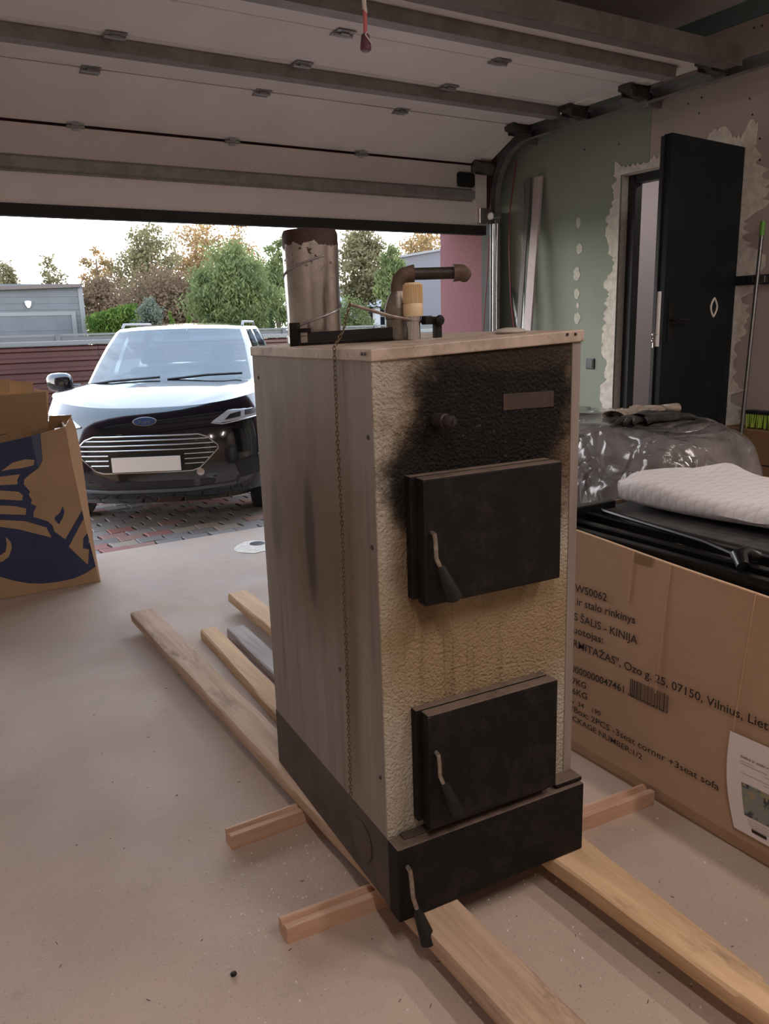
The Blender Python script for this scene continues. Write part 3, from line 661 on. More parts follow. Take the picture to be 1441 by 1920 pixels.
# sensor stub, name-plate mark and residue
sb = MB().lathe([(.017, 0), (.017, .03), (.014, .033), (.014, .05), (.010, .056)], (.155, BV+.001, 1.208), (.25, -1, 0), 20).build('sensor_stub', 'dark_pipe', bo, smooth=True)
MB().lathe([(.006, 0), (.006, .003)], (.168, BV-.054, 1.208), (.25, -1, 0), 12).build('hole', 'seal_black', sb)
MB().hexa([(.340, BV+.0005, 1.216), (.488, BV+.0005, 1.214), (.488, BV+.002, 1.214), (.340, BV+.002, 1.216), (.340, BV+.0005, 1.254), (.488, BV+.0005, 1.252), (.488, BV+.002, 1.252), (.340, BV+.002, 1.254)]).build('nameplate_mark', 'brown_mark', bo)
# things on top: flue
fu, fv = .152, .722
fz = zl(fu, fv)
fl_ = MB().lathe([(.080, fz), (.080, fz+.02), (.077, fz+.022), (.0795, 1.640), (.0785, 1.675), (.074, 1.684), (.070, 1.684), (.070, 1.5)], (fu, fv, 0), (0, 0, 1), 48, cap=False).build('flue_pipe', 'galv_flue', bo, smooth=True)
sp0 = [(fu+.0795*math.cos(a+R(215)), fv+.0795*math.sin(a+R(215)), fz+.05+a*.0255) for a in [i*.12 for i in range(0, 62)]]
MB().tube(sp0, .0032, 6).build('spiral_seam', 'galv', fl_, smooth=True)
# black angle bar + post
pa = Vector((.040, .59, 0)); pb = Vector((.225, .42, 0)); dd = (pb-pa).normalized(); nn_ = Vector((-dd.y, dd.x, 0))
def bar(a0, a1, t0, t1, z0, z1): 
    q = []
    for z in (z0, z1):
        for aa, tt in ((a0, t0), (a1, t0), (a1, t1), (a0, t1)): p = pa+dd*aa+nn_*tt; q.append((p.x, p.y, zl(p.x, p.y)+z))
    return MB().hexa(q)
LB = (pb-pa).length
bar(.035, LB+.02, .0, .006, .008, .034).build('angle_bar', 'seal_black', bo, bevel=.001)
bar(.02, LB+.02, -.012, .01, 0, .008).build('angle_foot', 'black_iron', bo, bevel=.001)
bar(-.012, .012, -.012, .012, 0, .062).build('stop_post', 'black_iron', bo, bevel=.002)
bar(.012, .045, -.006, .006, .034, .046).build('stop_pin', 'black_iron', bo, bevel=.002)
# safety fitting with elbow and pipe
eu, ev = .270, .425; ez = zl(eu, ev)
MB().lathe([(.034, ez), (.034, ez+.052), (.036, ez+.054), (.037, ez+.075), (.036, ez+.085), (.030, ez+.102), (.022, ez+.118), (.020, ez+.124)], (eu, ev, 0), (0, 0, 1), 28).build('fitting_body', 'fitting_metal', bo, smooth=True)
pdir = Vector((.93, -.37, 0)).normalized()
el = [Vector((eu, ev, ez+.118)), Vector((eu, ev, ez+.138)), Vector((eu, ev, ez+.150))+pdir*.004, Vector((eu, ev, ez+.162))+pdir*.016, Vector((eu, ev, ez+.166))+pdir*.030, Vector((eu, ev, ez+.166))+pdir*.042]
MB().tube(el, .02, 16, rs=[.021, .019, .020, .021, .021, .024]).build('elbow', 'rusty_pipe', bo, smooth=True)
q0 = Vector((eu, ev, ez+.166))
MB().cyl(q0+pdir*.040, q0+pdir*.150, .0155, seg=20).build('outlet_pipe', 'dark_pipe', bo, smooth=True)
MB().tube([q0+pdir*.146, q0+pdir*.152, q0+pdir*.170, q0+pdir*.182+Vector((0, .010, -.004)), q0+pdir*.186+Vector((0, .022, -.010))], .02, 16, rs=[.023, .022, .021, .019, .016]).build('end_elbow', 'rusty_pipe', bo, smooth=True)
# draught regulator
ru, rv = .268, .345; rz_ = zl(ru, rv)
MB().lathe([(.0175, rz_), (.0175, rz_+.045), (.020, rz_+.047), (.020, rz_+.058), (.016, rz_+.060)], (ru, rv, 0), (0, 0, 1), 24).build('regulator_socket', 'chrome', bo, smooth=True)
kn = MB().lathe([(.0245, rz_+.058), (.0255, rz_+.064), (.0250, rz_+.088), (.0235, rz_+.09), (.0225, rz_+.136), (.019, rz_+.14)], (ru, rv, 0), (0, 0, 1), 32).build('regulator_knob', 'cream_plastic', bo, smooth=True)
m = MB()
for i in range(26):
    a = 2*math.pi*i/26; ca, sa = math.cos(a), math.sin(a)
    m.cyl((ru+.0242*ca, rv+.0242*sa, rz_+.091), (ru+.0232*ca, rv+.0232*sa, rz_+.135), .0019, seg=5)
m.build('knob_ridges', 'cream_ridge', kn)
rod0 = Vector((ru-.005, rv-.01, rz_+.048)); rod1 = Vector((.048, .255, rz_+.088))
MB().tube([Vector((ru+.035, rv+.015, rz_+.044)), rod0, rod0.lerp(rod1, .35)-Vector((0, 0, .004)), rod1], .0042, 8).build('regulator_arm', 'steel_rod', bo, smooth=True)
MB().box(ru+.03, ru+.05, rv-.012, rv+.012, rz_+.036, rz_+.058).lathe([(.012, 0), (.014, .008), (.008, .014)], (ru+.068, rv-.012, rz_+.046), (0, -1, 0), 16).cyl((ru+.04, rv, rz_+.046), (ru+.075, rv, rz_+.046), .010, seg=10).box(ru+.062, ru+.080, rv-.01, rv+.01, rz_, rz_+.05).build('arm_clamp', 'bakelite', bo, bevel=.002)
MB().lathe([(.036, zl(.465, .20)), (.041, zl(.465, .20)+.004), (.034, zl(.465, .20)+.010), (.012, zl(.465, .20)+.014)], (.465, .20, 0), (0, 0, 1), 32).build('tin_cap', 'tin_cap', bo, smooth=True)
# chain from the arm over the lid down the side
pts = [rod1, Vector((.02, .235, 1.41)), Vector((-.009, .226, 1.372)), Vector((-.010, .228, 1.19)), Vector((-.009, .227, .93)), Vector((-.008, .238, .58)), Vector((-.008, .252, .20))]
link = MB(); rg = [(math.cos(a)*.0036, 0, math.sin(a)*.0068) for a in [i*math.pi/4 for i in range(8)]]
link.tube(rg+[rg[0]], .0013, 5)
lk = None; seg_i = 0; pos = 0.0
cum = [0]
for a, b in zip(pts, pts[1:]): cum.append(cum[-1]+(b-a).length)
nl = int(cum[-1]/.0108)
for i in range(nl):
    s_ = i*.0108; j = max(k_ for k_ in range(len(cum)-1) if cum[k_] <= s_); p = pts[j].lerp(pts[j+1], (s_-cum[j])/(cum[j+1]-cum[j])); d = (pts[j+1]-pts[j]).normalized()
    if lk is None: lk = link.build('chain_link', 'chain_brass', bo); o = lk
    else: o = share(lk, bo, p)
    o.location = p; qz = Vector((0, 0, 1)).rotation_difference(d).to_euler(); o.rotation_euler = (Matrix.Rotation(0, 3, 'X') @ Vector((0, 0, 1)).rotation_difference(d).to_matrix() @ Matrix.Rotation(R(90)*(i % 2)+R(20), 3, 'Z')).to_euler()
    o.scale = (1, 1, 1)

# ================================================================ BEAMS
def beam(name, pl_, z0, z1, m_, label, seed, ax=1, groove=False):
    """pl_: list of (x0,x1,y) stations (ax=1) or (y0,y1,x) stations (ax=0)"""
    rr_ = random.Random(seed); P = []; st = []
    for (a0, b0, c0), (a1, b1, c1) in zip(pl_, pl_[1:]):
        k_ = max(2, int(abs(c1-c0)/.12))
        for i in range(k_): t = i/k_; st.append((a0+(a1-a0)*t, b0+(b1-b0)*t, c0+(c1-c0)*t))
    st.append(pl_[-1]); ox = sum(s_[0]+s_[1] for s_ in st)/2/len(st); oc = st[0][2]
    for a, b, c_ in st:
        j = lambda q=.0025: rr_.uniform(-q, q)
        if groove: w = b-a; ring_ = [(a, z0), (b, z0), (b, z1-.003), (b-w*.25, z1), (b-w*.40, z1-.012), (b-w*.55, z1-.012), (b-w*.65, z1-.002), (a, z1-.003)]
        else: ring_ = [(a+.004, z0), (b-.004, z0), (b+j(), z0+.006), (b+j(), z1-.006+j()), (b-.006+j(), z1+j(.0012)), (a+.006+j(), z1+j(.0012)), (a+j(), z1-.006+j()), (a+j(), z0+.006)]
        P.append([((q-ox, c_-oc, z-z0) if ax == 1 else (c_-oc, q-ox, z-z0)) for q, z in ring_])
    mb = MB().grid(P, close=True); k_ = len(P[0]); n_ = len(P); mb.f += [tuple(range(k_)), tuple(range((n_-1)*k_, n_*k_))]
    o = mb.build(name, m_, smooth=True); o.location = (ox, oc, z0) if ax == 1 else (oc, ox, z0)
    return tag(o, label, 'beam', 'timber beams under the boiler')
# cross pieces on the floor
e0 = onz(430, 1554, .05); f0_ = onz(532, 1718, .05)
beam('cross_timber', [(2.035, 2.085, .668), (2.02, 2.07, 1.85)], 0, .0500, 'wood_x', 'short grooved timber poking out left of the boiler, farther one', 1, 0, True)
beam('cross_timber', [(1.602, 1.652, .650), (1.495, 1.548, 1.885)], 0, .0500, 'wood_x', 'grooved timber under the boiler front, ending left of its corner', 2, 0, True)
beam('timber_beam', [(.906, 1.040, .55), (.905, 1.035, 1.4), (.895, 1.015, 2.6), (.886, 1.004, 4.03)], .0505, .0995, 'wood_y', 'long weathered beam running under the left side of the boiler', 3)
beam('timber_beam', [(1.362, 1.435, .55), (1.362, 1.438, .82), (1.358, 1.452, .84), (1.338, 1.478, 1.4), (1.37, 1.49, 2.6), (1.413, 1.526, 4.02)], .0505, .0995, 'wood_y_light', 'long pale beam running under the right side of the boiler', 4)
beam('timber_beam', [(1.07, 1.165, 2.12), (1.147, 1.232, 3.71)], 0, .0495, 'wood_y_light', 'orange tapered beam lying just right of the long weathered beam', 5)
beam('timber_beam', [(1.22, 1.315, 2.45), (1.264, 1.358, 3.65)], 0, .0495, 'wood_grey', 'grey weathered beam lying behind the boiler', 6)
beam('cross_timber', [(.42, .47, .80), (.42, .47, 1.62)], 0, .0500, 'wood_x', 'timber under the near ends of the two long beams', 9, 0, True)

# ================================================================ LARGE BOX (right)
XB = 1.90
cb = empty('furniture_carton', (XB, 1.3, 0)); tag(cb, 'large open cardboard carton with black printed delivery text', 'box')
def c_(mb, name, m_, par=cb, **kw):
    mb.v = [(x-XB, y-1.3, z) for x, y, z in mb.v]; return mb.build(name, m_, par, **kw)
XE, YN, YF = 2.82, .15, 2.10
def ztop(y): return .784+(y-1.179)*.055 if y > .6 else .752
def wall(y0, y1, x0, x1):
    return MB().hexa([(x0, y0, .004), (x1, y0, .004), (x1, y1, .004), (x0, y1, .004), (x0, y0, ztop(y0)), (x1, y0, ztop(y0)), (x1, y1, ztop(y1)), (x0, y1, ztop(y1))])
ys = [YN+(YF-YN)*i/16 for i in range(17)]
P = []; rr_ = random.Random(5)
for y in ys: P.append([(XB+(.012 if z < .05 else 0)+.003*math.sin(y*9+z*5), y, (z if z < .7 else ztop(y)+rr_.uniform(-.003, .003))) for z in (.006, .05, .2, .35, .5, .65, .8)])
fw = c_(MB().grid(P), 'front_wall', 'cardboard', solid=.006)
c_(wall(YN, YF, XE-.006, XE), 'rear_wall', 'cardboard'); c_(wall(YF-.006, YF, XB, XE), 'end_wall', 'cardboard'); c_(wall(YN, YN+.006, XB, XE), 'end_wall', 'cardboard')
c_(B(XB+.006, XE-.006, YN+.006, YF-.006, .002, .008), 'bottom', 'cardboard_dark')
c_(MB().tube([(XB-.001+.003*math.sin(y*9+4), y, ztop(y)+.001) for y in ys], .0042, 6), 'cut_edge', 'card_edge')
# pale fold lines
for (xa, ya), (xb_, yb_) in [((1187, 1032), (1177, 1132)), ((1257, 1060), (1228, 1300)), ((1416, 1112), (1374, 1370))]:
    a = onx(xa, ya, XB-.008); b = onx(xb_, yb_, XB-.008)
    c_(MB().tube([a, a.lerp(b, .5), b], .0022, 6), 'fold_line', 'tape_line')
tp = onx(1205, 1040, XB-.006)
c_(B(XB-.0085, XB-.0065, tp.y-.035, tp.y+.03, tp.z-.03, tp.z-.001), 'torn_patch', 'cardboard_dark')
XT = XB-.0095
def ctext(body, a, b, cap, bold=.009, ext=None):
    p0 = onx(*a, XT); p1 = onx(*b, XT)
    o_ = text_mesh('printed_text', body, MATS['ink_black'], cb, p0-Vector((XB, 1.3, 0)), p1-Vector((XB, 1.3, 0)), (0, 0, 1), cap, (0, 0, 0), bold); return o_
ctext('2WS0062', (1070, 1106), (1137, 1128), .027)
ctext('ir stalo rinkinys', (1081, 1134), (1190, 1170), .027)
ctext('S ŠALIS - KINIJA', (1076, 1162), (1194, 1208), .027)
ctext('uotojas:', (1074, 1186), (1130, 1207), .027)
ctext('RMITAŽAS", Ozo g. 25, 07150, Vilnius, Lietuva', (1074, 1212), (1476, 1386), .027)
ctext('0000000047461', (1070, 1258), (1169, 1299), .025)
ctext('7KG', (1072, 1281), (1098, 1292), .023)
ctext('6KG', (1072, 1300), (1100, 1312), .023)
ctext('x  34    190', (1070, 1318), (1125, 1343), .018)
ctext('/Box: 2PCS -3seat corner +3seat sofa', (1070, 1332), (1347, 1483), .022)
ctext('PACKAGE NUMBER:1/2', (1058, 1342), (1203, 1425), .020)
ctext('1000000047461', (1177, 1304), (1249, 1339), .010, .004)
# barcode
rr_ = random.Random(11); m = MB(); p0 = onx(1181, 1272, XT); p1 = onx(1253, 1304, XT); y = p0.y; t = 0
while t < 1:
    w_ = rr_.choice([.008, .012, .018, .026]); a = p0.lerp(p1, t); b = p0.lerp(p1, min(1, t+w_))
    m.add([(XT, a.y, a.z-.060), (XT, b.y, b.z-.060), (XT, b.y, b.z), (XT, a.y, a.z)], [(0, 1, 2, 3)]); t += w_+rr_.choice([.010, .014, .022])
c_(m, 'barcode', 'ink_black')
# paper sheet
tl = onx(1368, 1370, XB-.014); bl = onx(1375, 1551, XB-.014); P = []
tl_y, tl_z = tl.y, tl.z; bl_y, bl_z = bl.y, bl.z
for i in range(9):
    t = i/8; row = []
    for j in range(6):
        s_ = j/5; y = tl_y+(bl_y-tl_y)*t+.012*math.sin(math.pi*t)-s_*.205; z = tl_z+(bl_z-tl_z)*t+s_*.004
        row.append((XB-.0135-.010*math.exp(-s_*5)*math.sin(math.pi*t)*.8, y, z))
    P.append(row)
sheet = c_(MB().grid(P), 'paper_sheet', 'paper_white', smooth=True)
def on_sheet(s_, t): # fraction right, fraction down
    y = tl_y+(bl_y-tl_y)*t+.012*math.sin(math.pi*t)-s_*.205; z = tl_z+(bl_z-tl_z)*t+s_*.004
    return Vector((XB-.0145-.010*math.exp(-s_*5)*math.sin(math.pi*t)*.8, y, z))
def sheet_quad(s0, s1, t0, t1, name, m_, off=.0006):
    P = [[on_sheet(s0+(s1-s0)*j/8, t0+(t1-t0)*i/8)-Vector((off, 0, 0)) for j in range(9)] for i in range(9)]
    return c_(MB().grid(P), name, m_, sheet)
sheet_quad(.22, .92, .47, .80, 'picture', 'picture')
org = Vector((XB, 1.3, 0)); o_ = text_mesh('printed_text', 'Sofos ir stalo rinkinys', MATS['ink_black'], sheet, on_sheet(.20, .215)-org-Vector((.0015, 0, 0)), on_sheet(.80, .215)-org-Vector((.0015, 0, 0)), (0, 0, 1), .0075, (0, 0, 0), .01)
for s0, s1, t in [(.20, .40, .25), (.20, .60, .275), (.55, .85, .31), (.22, .75, .37), (.55, .85, .40), (.26, .62, .83), (.26, .7, .855), (.26, .66, .875), (.3, .85, .895)]: sheet_quad(s0, s1, t, t+.004, 'fine_print', 'plank_grey')
sheet_quad(.30, .52, .91, .945, 'small_barcode', 'ink_black')

# black sofa frame packed in the carton
sf = empty('sofa_frame', (2.05, 1.3, .1)); tag(sf, 'black metal sofa frames packed inside the large carton', 'furniture')
def s_f(mb, name, m_, par=sf, **kw):
    mb.v = [(x-2.05, y-1.3, z-.1) for x, y, z in mb.v]; return mb.build(name, m_, par, **kw)
s_f(B(1.93, 1.965, 1.14, 2.05, .775, .818), 'rail', 'black_metal', bevel=.004)
s_f(B(1.985, 2.02, 1.14, 2.05, .795, .828), 'rail', 'black_metal', bevel=.004)
s_f(B(2.07, 2.10, 1.14, 2.05, .81, .838), 'rail', 'black_metal', bevel=.004)
s_f(B(2.14, 2.76, 1.16, 2.05, .79, .835), 'seat_mesh', 'black_mesh', bevel=.004)
s_f(B(2.02, 2.07, 1.25, 2.05, .80, .806), 'mesh_strip', 'black_mesh')
s_f(B(1.93, 2.225, 2.01, 2.05, .10, .862), 'end_post', 'black_metal', bevel=.004)
s_f(B(1.925, 2.76, 1.09, 1.135, .10, .834), 'end_plate', 'black_metal', bevel=.004)
s_f(B(1.935, 2.56, .95, 1.07, .66, .80), 'armrest_plate', 'black_metal', bevel=.006)
s_f(MB().tube([(1.96, 1.30, .83), (1.99, 1.335, .848), (2.03, 1.34, .848), (2.05, 1.31, .84)], .02, 12, rs=[.018, .024, .024, .016]), 'end_cap', 'black_metal', smooth=True)
s_f(MB().tube([(2.12, 1.98, .845), (2.08, 1.8, .85), (2.05, 1.5, .846), (2.0, 1.32, .84)], .008, 8), 'curved_bar', 'black_metal', smooth=True)
for px, py in [(1386, 1041), (1420, 1031), (1377, 1056), (1415, 1065)]:
    p = onx(px, py, 1.924); s_f(MB().lathe([(.006, 0), (.004, .004)], (1.925, min(p.y, 1.13), min(max(p.z, .8), .838)), (-1, 0, 0), 8), 'bolt', 'bolt')
s_f(B(1.96, 2.55, 1.1, 2.0, .105, .16), 'lower_frame', 'black_metal'); s_f(B(1.94, 1.97, 1.14, 1.18, .1, .78), 'leg', 'black_metal'); s_f(B(1.94, 1.97, 1.97, 2.01, .1, .78), 'leg', 'black_metal')
# quilt folded on top
P = []; 
def qz(u, v): # u along -Y 0..1, v across X 0..1
    return .012*noise.noise(Vector((u*5, v*4, 2)))+.010*noise.noise(Vector((u*11, v*9, 7)))
NU, NV = 44, 30
ring_n = 28
for i in range(NU+1):
    u = i/NU; y = 2.06-u*1.20; row = []
    xc = 2.475-.02*math.sin(u*3); hw = .225+.02*math.sin(u*6+1)-(.05 if u < .03 else 0); hh_ = (.048+.008*math.sin(u*7))*(1 if u > .04 else .6)
    for k_ in range(ring_n):
        a = 2*math.pi*k_/ring_n; ca, sa = math.cos(a), math.sin(a)
        x = xc+hw*math.copysign(abs(ca)**.55, ca); z = .896+hh_*math.copysign(abs(sa)**.7, sa)+(qz(u, (ca+1)/2) if sa > -.2 else 0)
        if sa > 0: z += .045*math.exp(-((u-.20)/.08)**2-((x-2.60)/.09)**2)+.012*math.sin(u*9+x*6)
        row.append((x, y, z))
    P.append(row)
mb = MB().grid(P, close=True); mb.f += [tuple(range(ring_n)), tuple(range(NU*ring_n, (NU+1)*ring_n))]
mb.v = [(x-2.25, y-1.5, z-.84) for x, y, z in mb.v]
q_ = mb.build('quilt', 'quilt', smooth=True); q_.location = (2.25, 1.5, .84); tag(q_, 'white quilted mattress pad folded on top of the open carton', 'quilt')
# plastic wrapped armchair between the carton and the landing
pw = empty('wrapped_armchair', (3.25, 3.0, 0)); tag(pw, 'dark upholstered armchair wrapped in clear plastic behind the carton', 'armchair')
def rbox(cx_, cy_, hx_, hy_, z0, z1, e1, e2, nu=64, nv=30, amp=.02, seed=0):
    P = []
    for i in range(nv+1):
        ph = -math.pi/2+math.pi*i/nv; row = []
        for j in range(nu):
            th = 2*math.pi*j/nu
            c1, s1 = math.cos(ph), math.sin(ph); ct, st_ = math.cos(th), math.sin(th)
            sg_ = lambda v_, e_: math.copysign(abs(v_)**e_, v_)
            x = sg_(c1, e1)*sg_(ct, e2); y = sg_(c1, e1)*sg_(st_, e2); z = sg_(s1, e1)
            p = Vector((cx_+hx_*x, cy_+hy_*y, (z0+z1)/2+(z1-z0)/2*z)); d = noise.noise(p*4+Vector((seed, 0, 0)))*amp+noise.noise(p*11+Vector((0, seed, 0)))*amp*.5
            row.append((p.x+d*ct, p.y+d*st_, max(z0, p.z+d*s1)))
        P.append(row)
    return MB().grid(P, close=True)
mb = rbox(3.28, 3.04, .40, .80, .0, 1.005, .35, .5, amp=.03); mb.v = [(x-3.25, y-3.0, z) for x, y, z in mb.v]; mb.build('wrapped_body', 'plastic_wrap', pw, smooth=True)
# gloves on the armchair
def glove(name, loc, rz, m_, label, sc=1.0, flat=.5, lift=0):
    g = empty(name, loc, (0, 0, rz)); tag(g, label, 'glove', 'work gloves on the wrapped armchair')
    mb = rbox(0, 0, .05*sc, .062*sc, 0, .032*sc, .7, .7, 20, 10, .006, rz)
    for k_, (x0_, L_, a_) in enumerate([(-.036, .062, 12), (-.013, .075, 4), (.012, .070, -4), (.036, .055, -14)]):
        a_ = R(a_); p0 = Vector((x0_*sc, .045*sc, .016*sc)); p1 = p0+Vector((-math.sin(a_), math.cos(a_), rnd.uniform(-.05, .35)*flat))*L_*sc*.55; p2 = p1+Vector((-math.sin(a_*2), math.cos(a_), -.25))*L_*sc*.5
        mb.tube([p0, p1, p2], .011*sc, 8, rs=[.012*sc, .0125*sc, .008*sc])
    mb.tube([(-.04*sc, -.01*sc, .016*sc), (-.07*sc, .015*sc, .022*sc), (-.085*sc, .045*sc, .014*sc)], .012*sc, 8, rs=[.014*sc, .013*sc, .009*sc])
    mb.build('hand', m_, g, smooth=True)
    P = [[(math.cos(a)*(.038+.012*t)*sc, -.05*sc-.075*sc*t, (.017+math.sin(a)*(.015+.006*t))*sc) for a in [i*math.pi/9 for i in range(18)]] for t in (0, .5, 1)]
    MB().grid(P, close=True).build('cuff', m_, g, smooth=True, solid=.003)
    return g
zg = 1.0
gp = [onz(x, y, zg+.01) for x, y in [(1170, 778), (1212, 771), (1196, 788), (1245, 786)]]
glove('work_glove', (gp[0].x, gp[0].y, zg), R(-70), MATS['glove_beige'], 'beige work glove lying left on the plastic wrapped armchair', 1.25)
glove('work_glove', (gp[1].x+.05, gp[1].y, zg+.004), R(60), MATS['glove_beige'], 'beige work glove lying behind the black gloves', 1.1)
glove('work_glove', (gp[2].x-.03, gp[2].y, zg), R(105), MATS['glove_black'], 'black work glove lying in front of the beige gloves', 1.25)
glove('work_glove', (gp[3].x, gp[3].y, zg), R(-95), MATS['glove_black'], 'black work glove lying rightmost on the wrapped armchair', 1.35)

# ================================================================ LEFT BOXES
YL = 5.0
lb = empty('printed_carton', (.4, YL, 0)); tag(lb, 'racked open cardboard box printed with a blue helmeted head', 'box')
def l_(mb, name, m_, par=lb, **kw):
    mb.v = [(x-.4, y-YL, z) for x, y, z in mb.v]; return mb.build(name, m_, par, **kw)
TR = ony(122, 800, YL); BR = (.937, 0.0); TLx, TLz = -.18, .76; BLx = -.15
def lwall(y0, y1): return MB().hexa([(BLx, y0, .003), (BR[0], y0, .003), (BR[0], y1, .003), (BLx, y1, .003), (TLx, y0, TLz), (TR.x, y0, TR.z), (TR.x, y1, TR.z), (TLx, y1, TLz)])
l_(lwall(YL, YL+.006), 'front_wall', 'cardboard_left'); 
l_(lwall(YL+.42, YL+.426), 'rear_wall', 'cardboard_left')
l_(MB().hexa([(BR[0]-.006, YL+.006, .003), (BR[0]+.004, YL-.001, .003), (BR[0]+.004, YL+.42, .003), (BR[0]-.006, YL+.42, .003), (TR.x-.006, YL+.006, TR.z), (TR.x+.004, YL-.001, TR.z), (TR.x+.045, YL+.42, TR.z+.03), (TR.x+.035, YL+.42, TR.z+.03)]), 'side_wall', 'cardboard_left')
l_(MB().hexa([(BLx, YL+.006, .003), (BLx+.006, YL+.006, .003), (BLx+.006, YL+.42, .003), (BLx, YL+.42, .003), (TLx, YL+.006, TLz), (TLx+.006, YL+.006, TLz), (TLx+.006, YL+.42, TLz), (TLx, YL+.42, TLz)]), 'side_wall', 'cardboard_left')
# pale raw edge and side flap
def ypt(x, y, Y): p = ony(x, y, Y); return (p.x, p.y, p.z)
fp = [(122, 800), (133, 780), (142, 802), (152, 850), (165, 945), (178, 1030), (189, 1091), (186, 1088), (160, 985), (135, 870)]
l_(MB().prism(fp, lambda a, b, t: ypt(a, b, YL-.002+t), 0, .004), 'side_flap', 'card_edge')
l_(MB().prism([(90, 806), (120, 800), (135, 778), (92, 780)], lambda a, b, t: ypt(a, b, YL+.2+t), 0, .005), 'rear_flap', 'cardboard_dark')
# print
def zp(a, b): return (a/4.266, 690+b/4.266)
def printed(poly, name, m_, off):
    l_(MB().prism([zp(*p) for p in poly], lambda a, b, t: ypt(a, b, YL-off-t), 0, .0004), name, m_)
outer = [(-420, 720), (0, 600), (250, 545), (322, 520), (340, 740), (310, 800), (240, 850), (195, 890), (190, 930), (242, 990), (230, 1012), (256, 1060), (246, 1085), (292, 1105), (270, 1150), (266, 1190), (380, 1225), (420, 1260), (437, 1310), (522, 1370), (660, 1130), (664, 1098), (690, 1165), (550, 1430), (704, 1576), (712, 1452), (662, 1440), (666, 1360), (714, 1300), (722, 1365), (702, 1398), (742, 1400), (776, 1580), (690, 1640), (600, 1680), (470, 1710), (340, 1725), (230, 1722), (130, 1705), (0, 1670), (-420, 1500)]
printed(outer, 'printed_emblem', 'ink_blue', .0008)
printed([(250, 546), (318, 522), (334, 738), (304, 796), (282, 700), (262, 620)], 'printed_shade', 'ink_blue_light', .0014)
for poly in [[(10, 826), (100, 757), (200, 730), (278, 735), (268, 778), (180, 800), (80, 811)], [(-420, 900), (0, 870), (160, 850), (137, 895), (140, 930), (0, 937), (-420, 950)], [(-420, 1000), (0, 980), (150, 990), (185, 1020), (175, 1060), (0, 1050), (-420, 1060)],
             [(-420, 1110), (0, 1100), (120, 1105), (210, 1125), (205, 1175), (0, 1168), (-420, 1170)], [(-420, 1230), (0, 1215), (200, 1225), (370, 1275), (412, 1356), (300, 1328), (150, 1290), (0, 1270), (-420, 1290)], [(45, 1350), (85, 1390), (96, 1440), (70, 1510), (20, 1548), (-60, 1555), (-60, 1520), (0, 1500), (45, 1470), (55, 1410)]]:
    printed(poly, 'printed_gap', 'cardboard_left', .0014)
printed([(500, 1105), (516, 1150), (500, 1205), (470, 1250), (436, 1213), (440, 1190), (478, 1160)], 'printed_drop', 'ink_blue', .0008)
# taller box behind
YK = 5.44
kb = empty('open_carton', (.3, YK-.01, 0)); tag(kb, 'plain cardboard box with raised flaps behind the blue printed box', 'box')
def k__(mb, name, m_, **kw):
    mb.v = [(x-.3, y-YK+.01, z) for x, y, z in mb.v]; return mb.build(name, m_, kb, **kw)
B(0, 0, 0, 0, 0, 0)
pA = ony(92, 800, YK); pB = ony(91, 733, YK)
k__(B(-.2, pA.x, YK, YK+.006, .003, .98).box(pA.x-.006, pA.x, YK, YK+.40, .003, .98).box(-.2, pA.x, YK+.395, YK+.40, .003, .98).box(-.2, -.194, YK, YK+.4, .003, .98), 'body', 'cardboard_left')
k__(MB().prism([(-160, 765), (0, 741), (86, 735), (91, 800), (0, 815), (-160, 830)], lambda a, b, t: ypt(a, b, YK-.008-t), 0, .005), 'flap', 'cardboard_left')
k__(MB().prism([(-120, 720), (16, 711), (17, 740), (-120, 760)], lambda a, b, t: ypt(a, b, YK+.2-t), 0, .005), 'flap', 'cardboard_left')
k__(MB().prism([(17, 713), (62, 717), (62, 737), (17, 740)], lambda a, b, t: ypt(a, b, YK+.3-t), 0, .005), 'flap', 'cardboard_left')
k__(MB().prism([(62, 728), (91, 733), (90, 800), (85, 790)], lambda a, b, t: ypt(a, b, YK-.001-t), 0, .005), 'flap', 'card_edge')
# pale things packed inside the printed box
tag(B(-.05, .66, 5.12, 5.3, .3, .965).build('foam_block', 'paper_white'), 'pale foam block showing inside the blue printed box', 'packaging') if False else None

# floor details -------------------------------------------------
pp = onz(476, 1026, 0); 
poly = [(pp.x+math.cos(a)*.16*rr.uniform(.8, 1.1), pp.y+math.sin(a)*.17*rr.uniform(.8, 1.1)) for a in [i*math.pi/8 for i in range(16)]]
fp_ = MB().prism(poly, lambda a, b, t: (a, b, t), .0005, .004).build('mortar_patch', 'plaster_white', fl)
hp_ = onz(482, 1020, 0)
MB().lathe([(.055, .0042), (.055, .006)], (hp_.x, hp_.y, 0), (0, 0, 1), 20).build('drain_hole', 'dark_steel', fp_)
st_ = onz(438, 1829, 0); mb = rbox(0, 0, .008, .007, 0, .010, .8, .8, 10, 6, .002, 3); o = mb.build('pebble', 'bakelite'); o.location = st_; tag(o, 'tiny black pebble lying on the floor at the bottom', 'pebble')
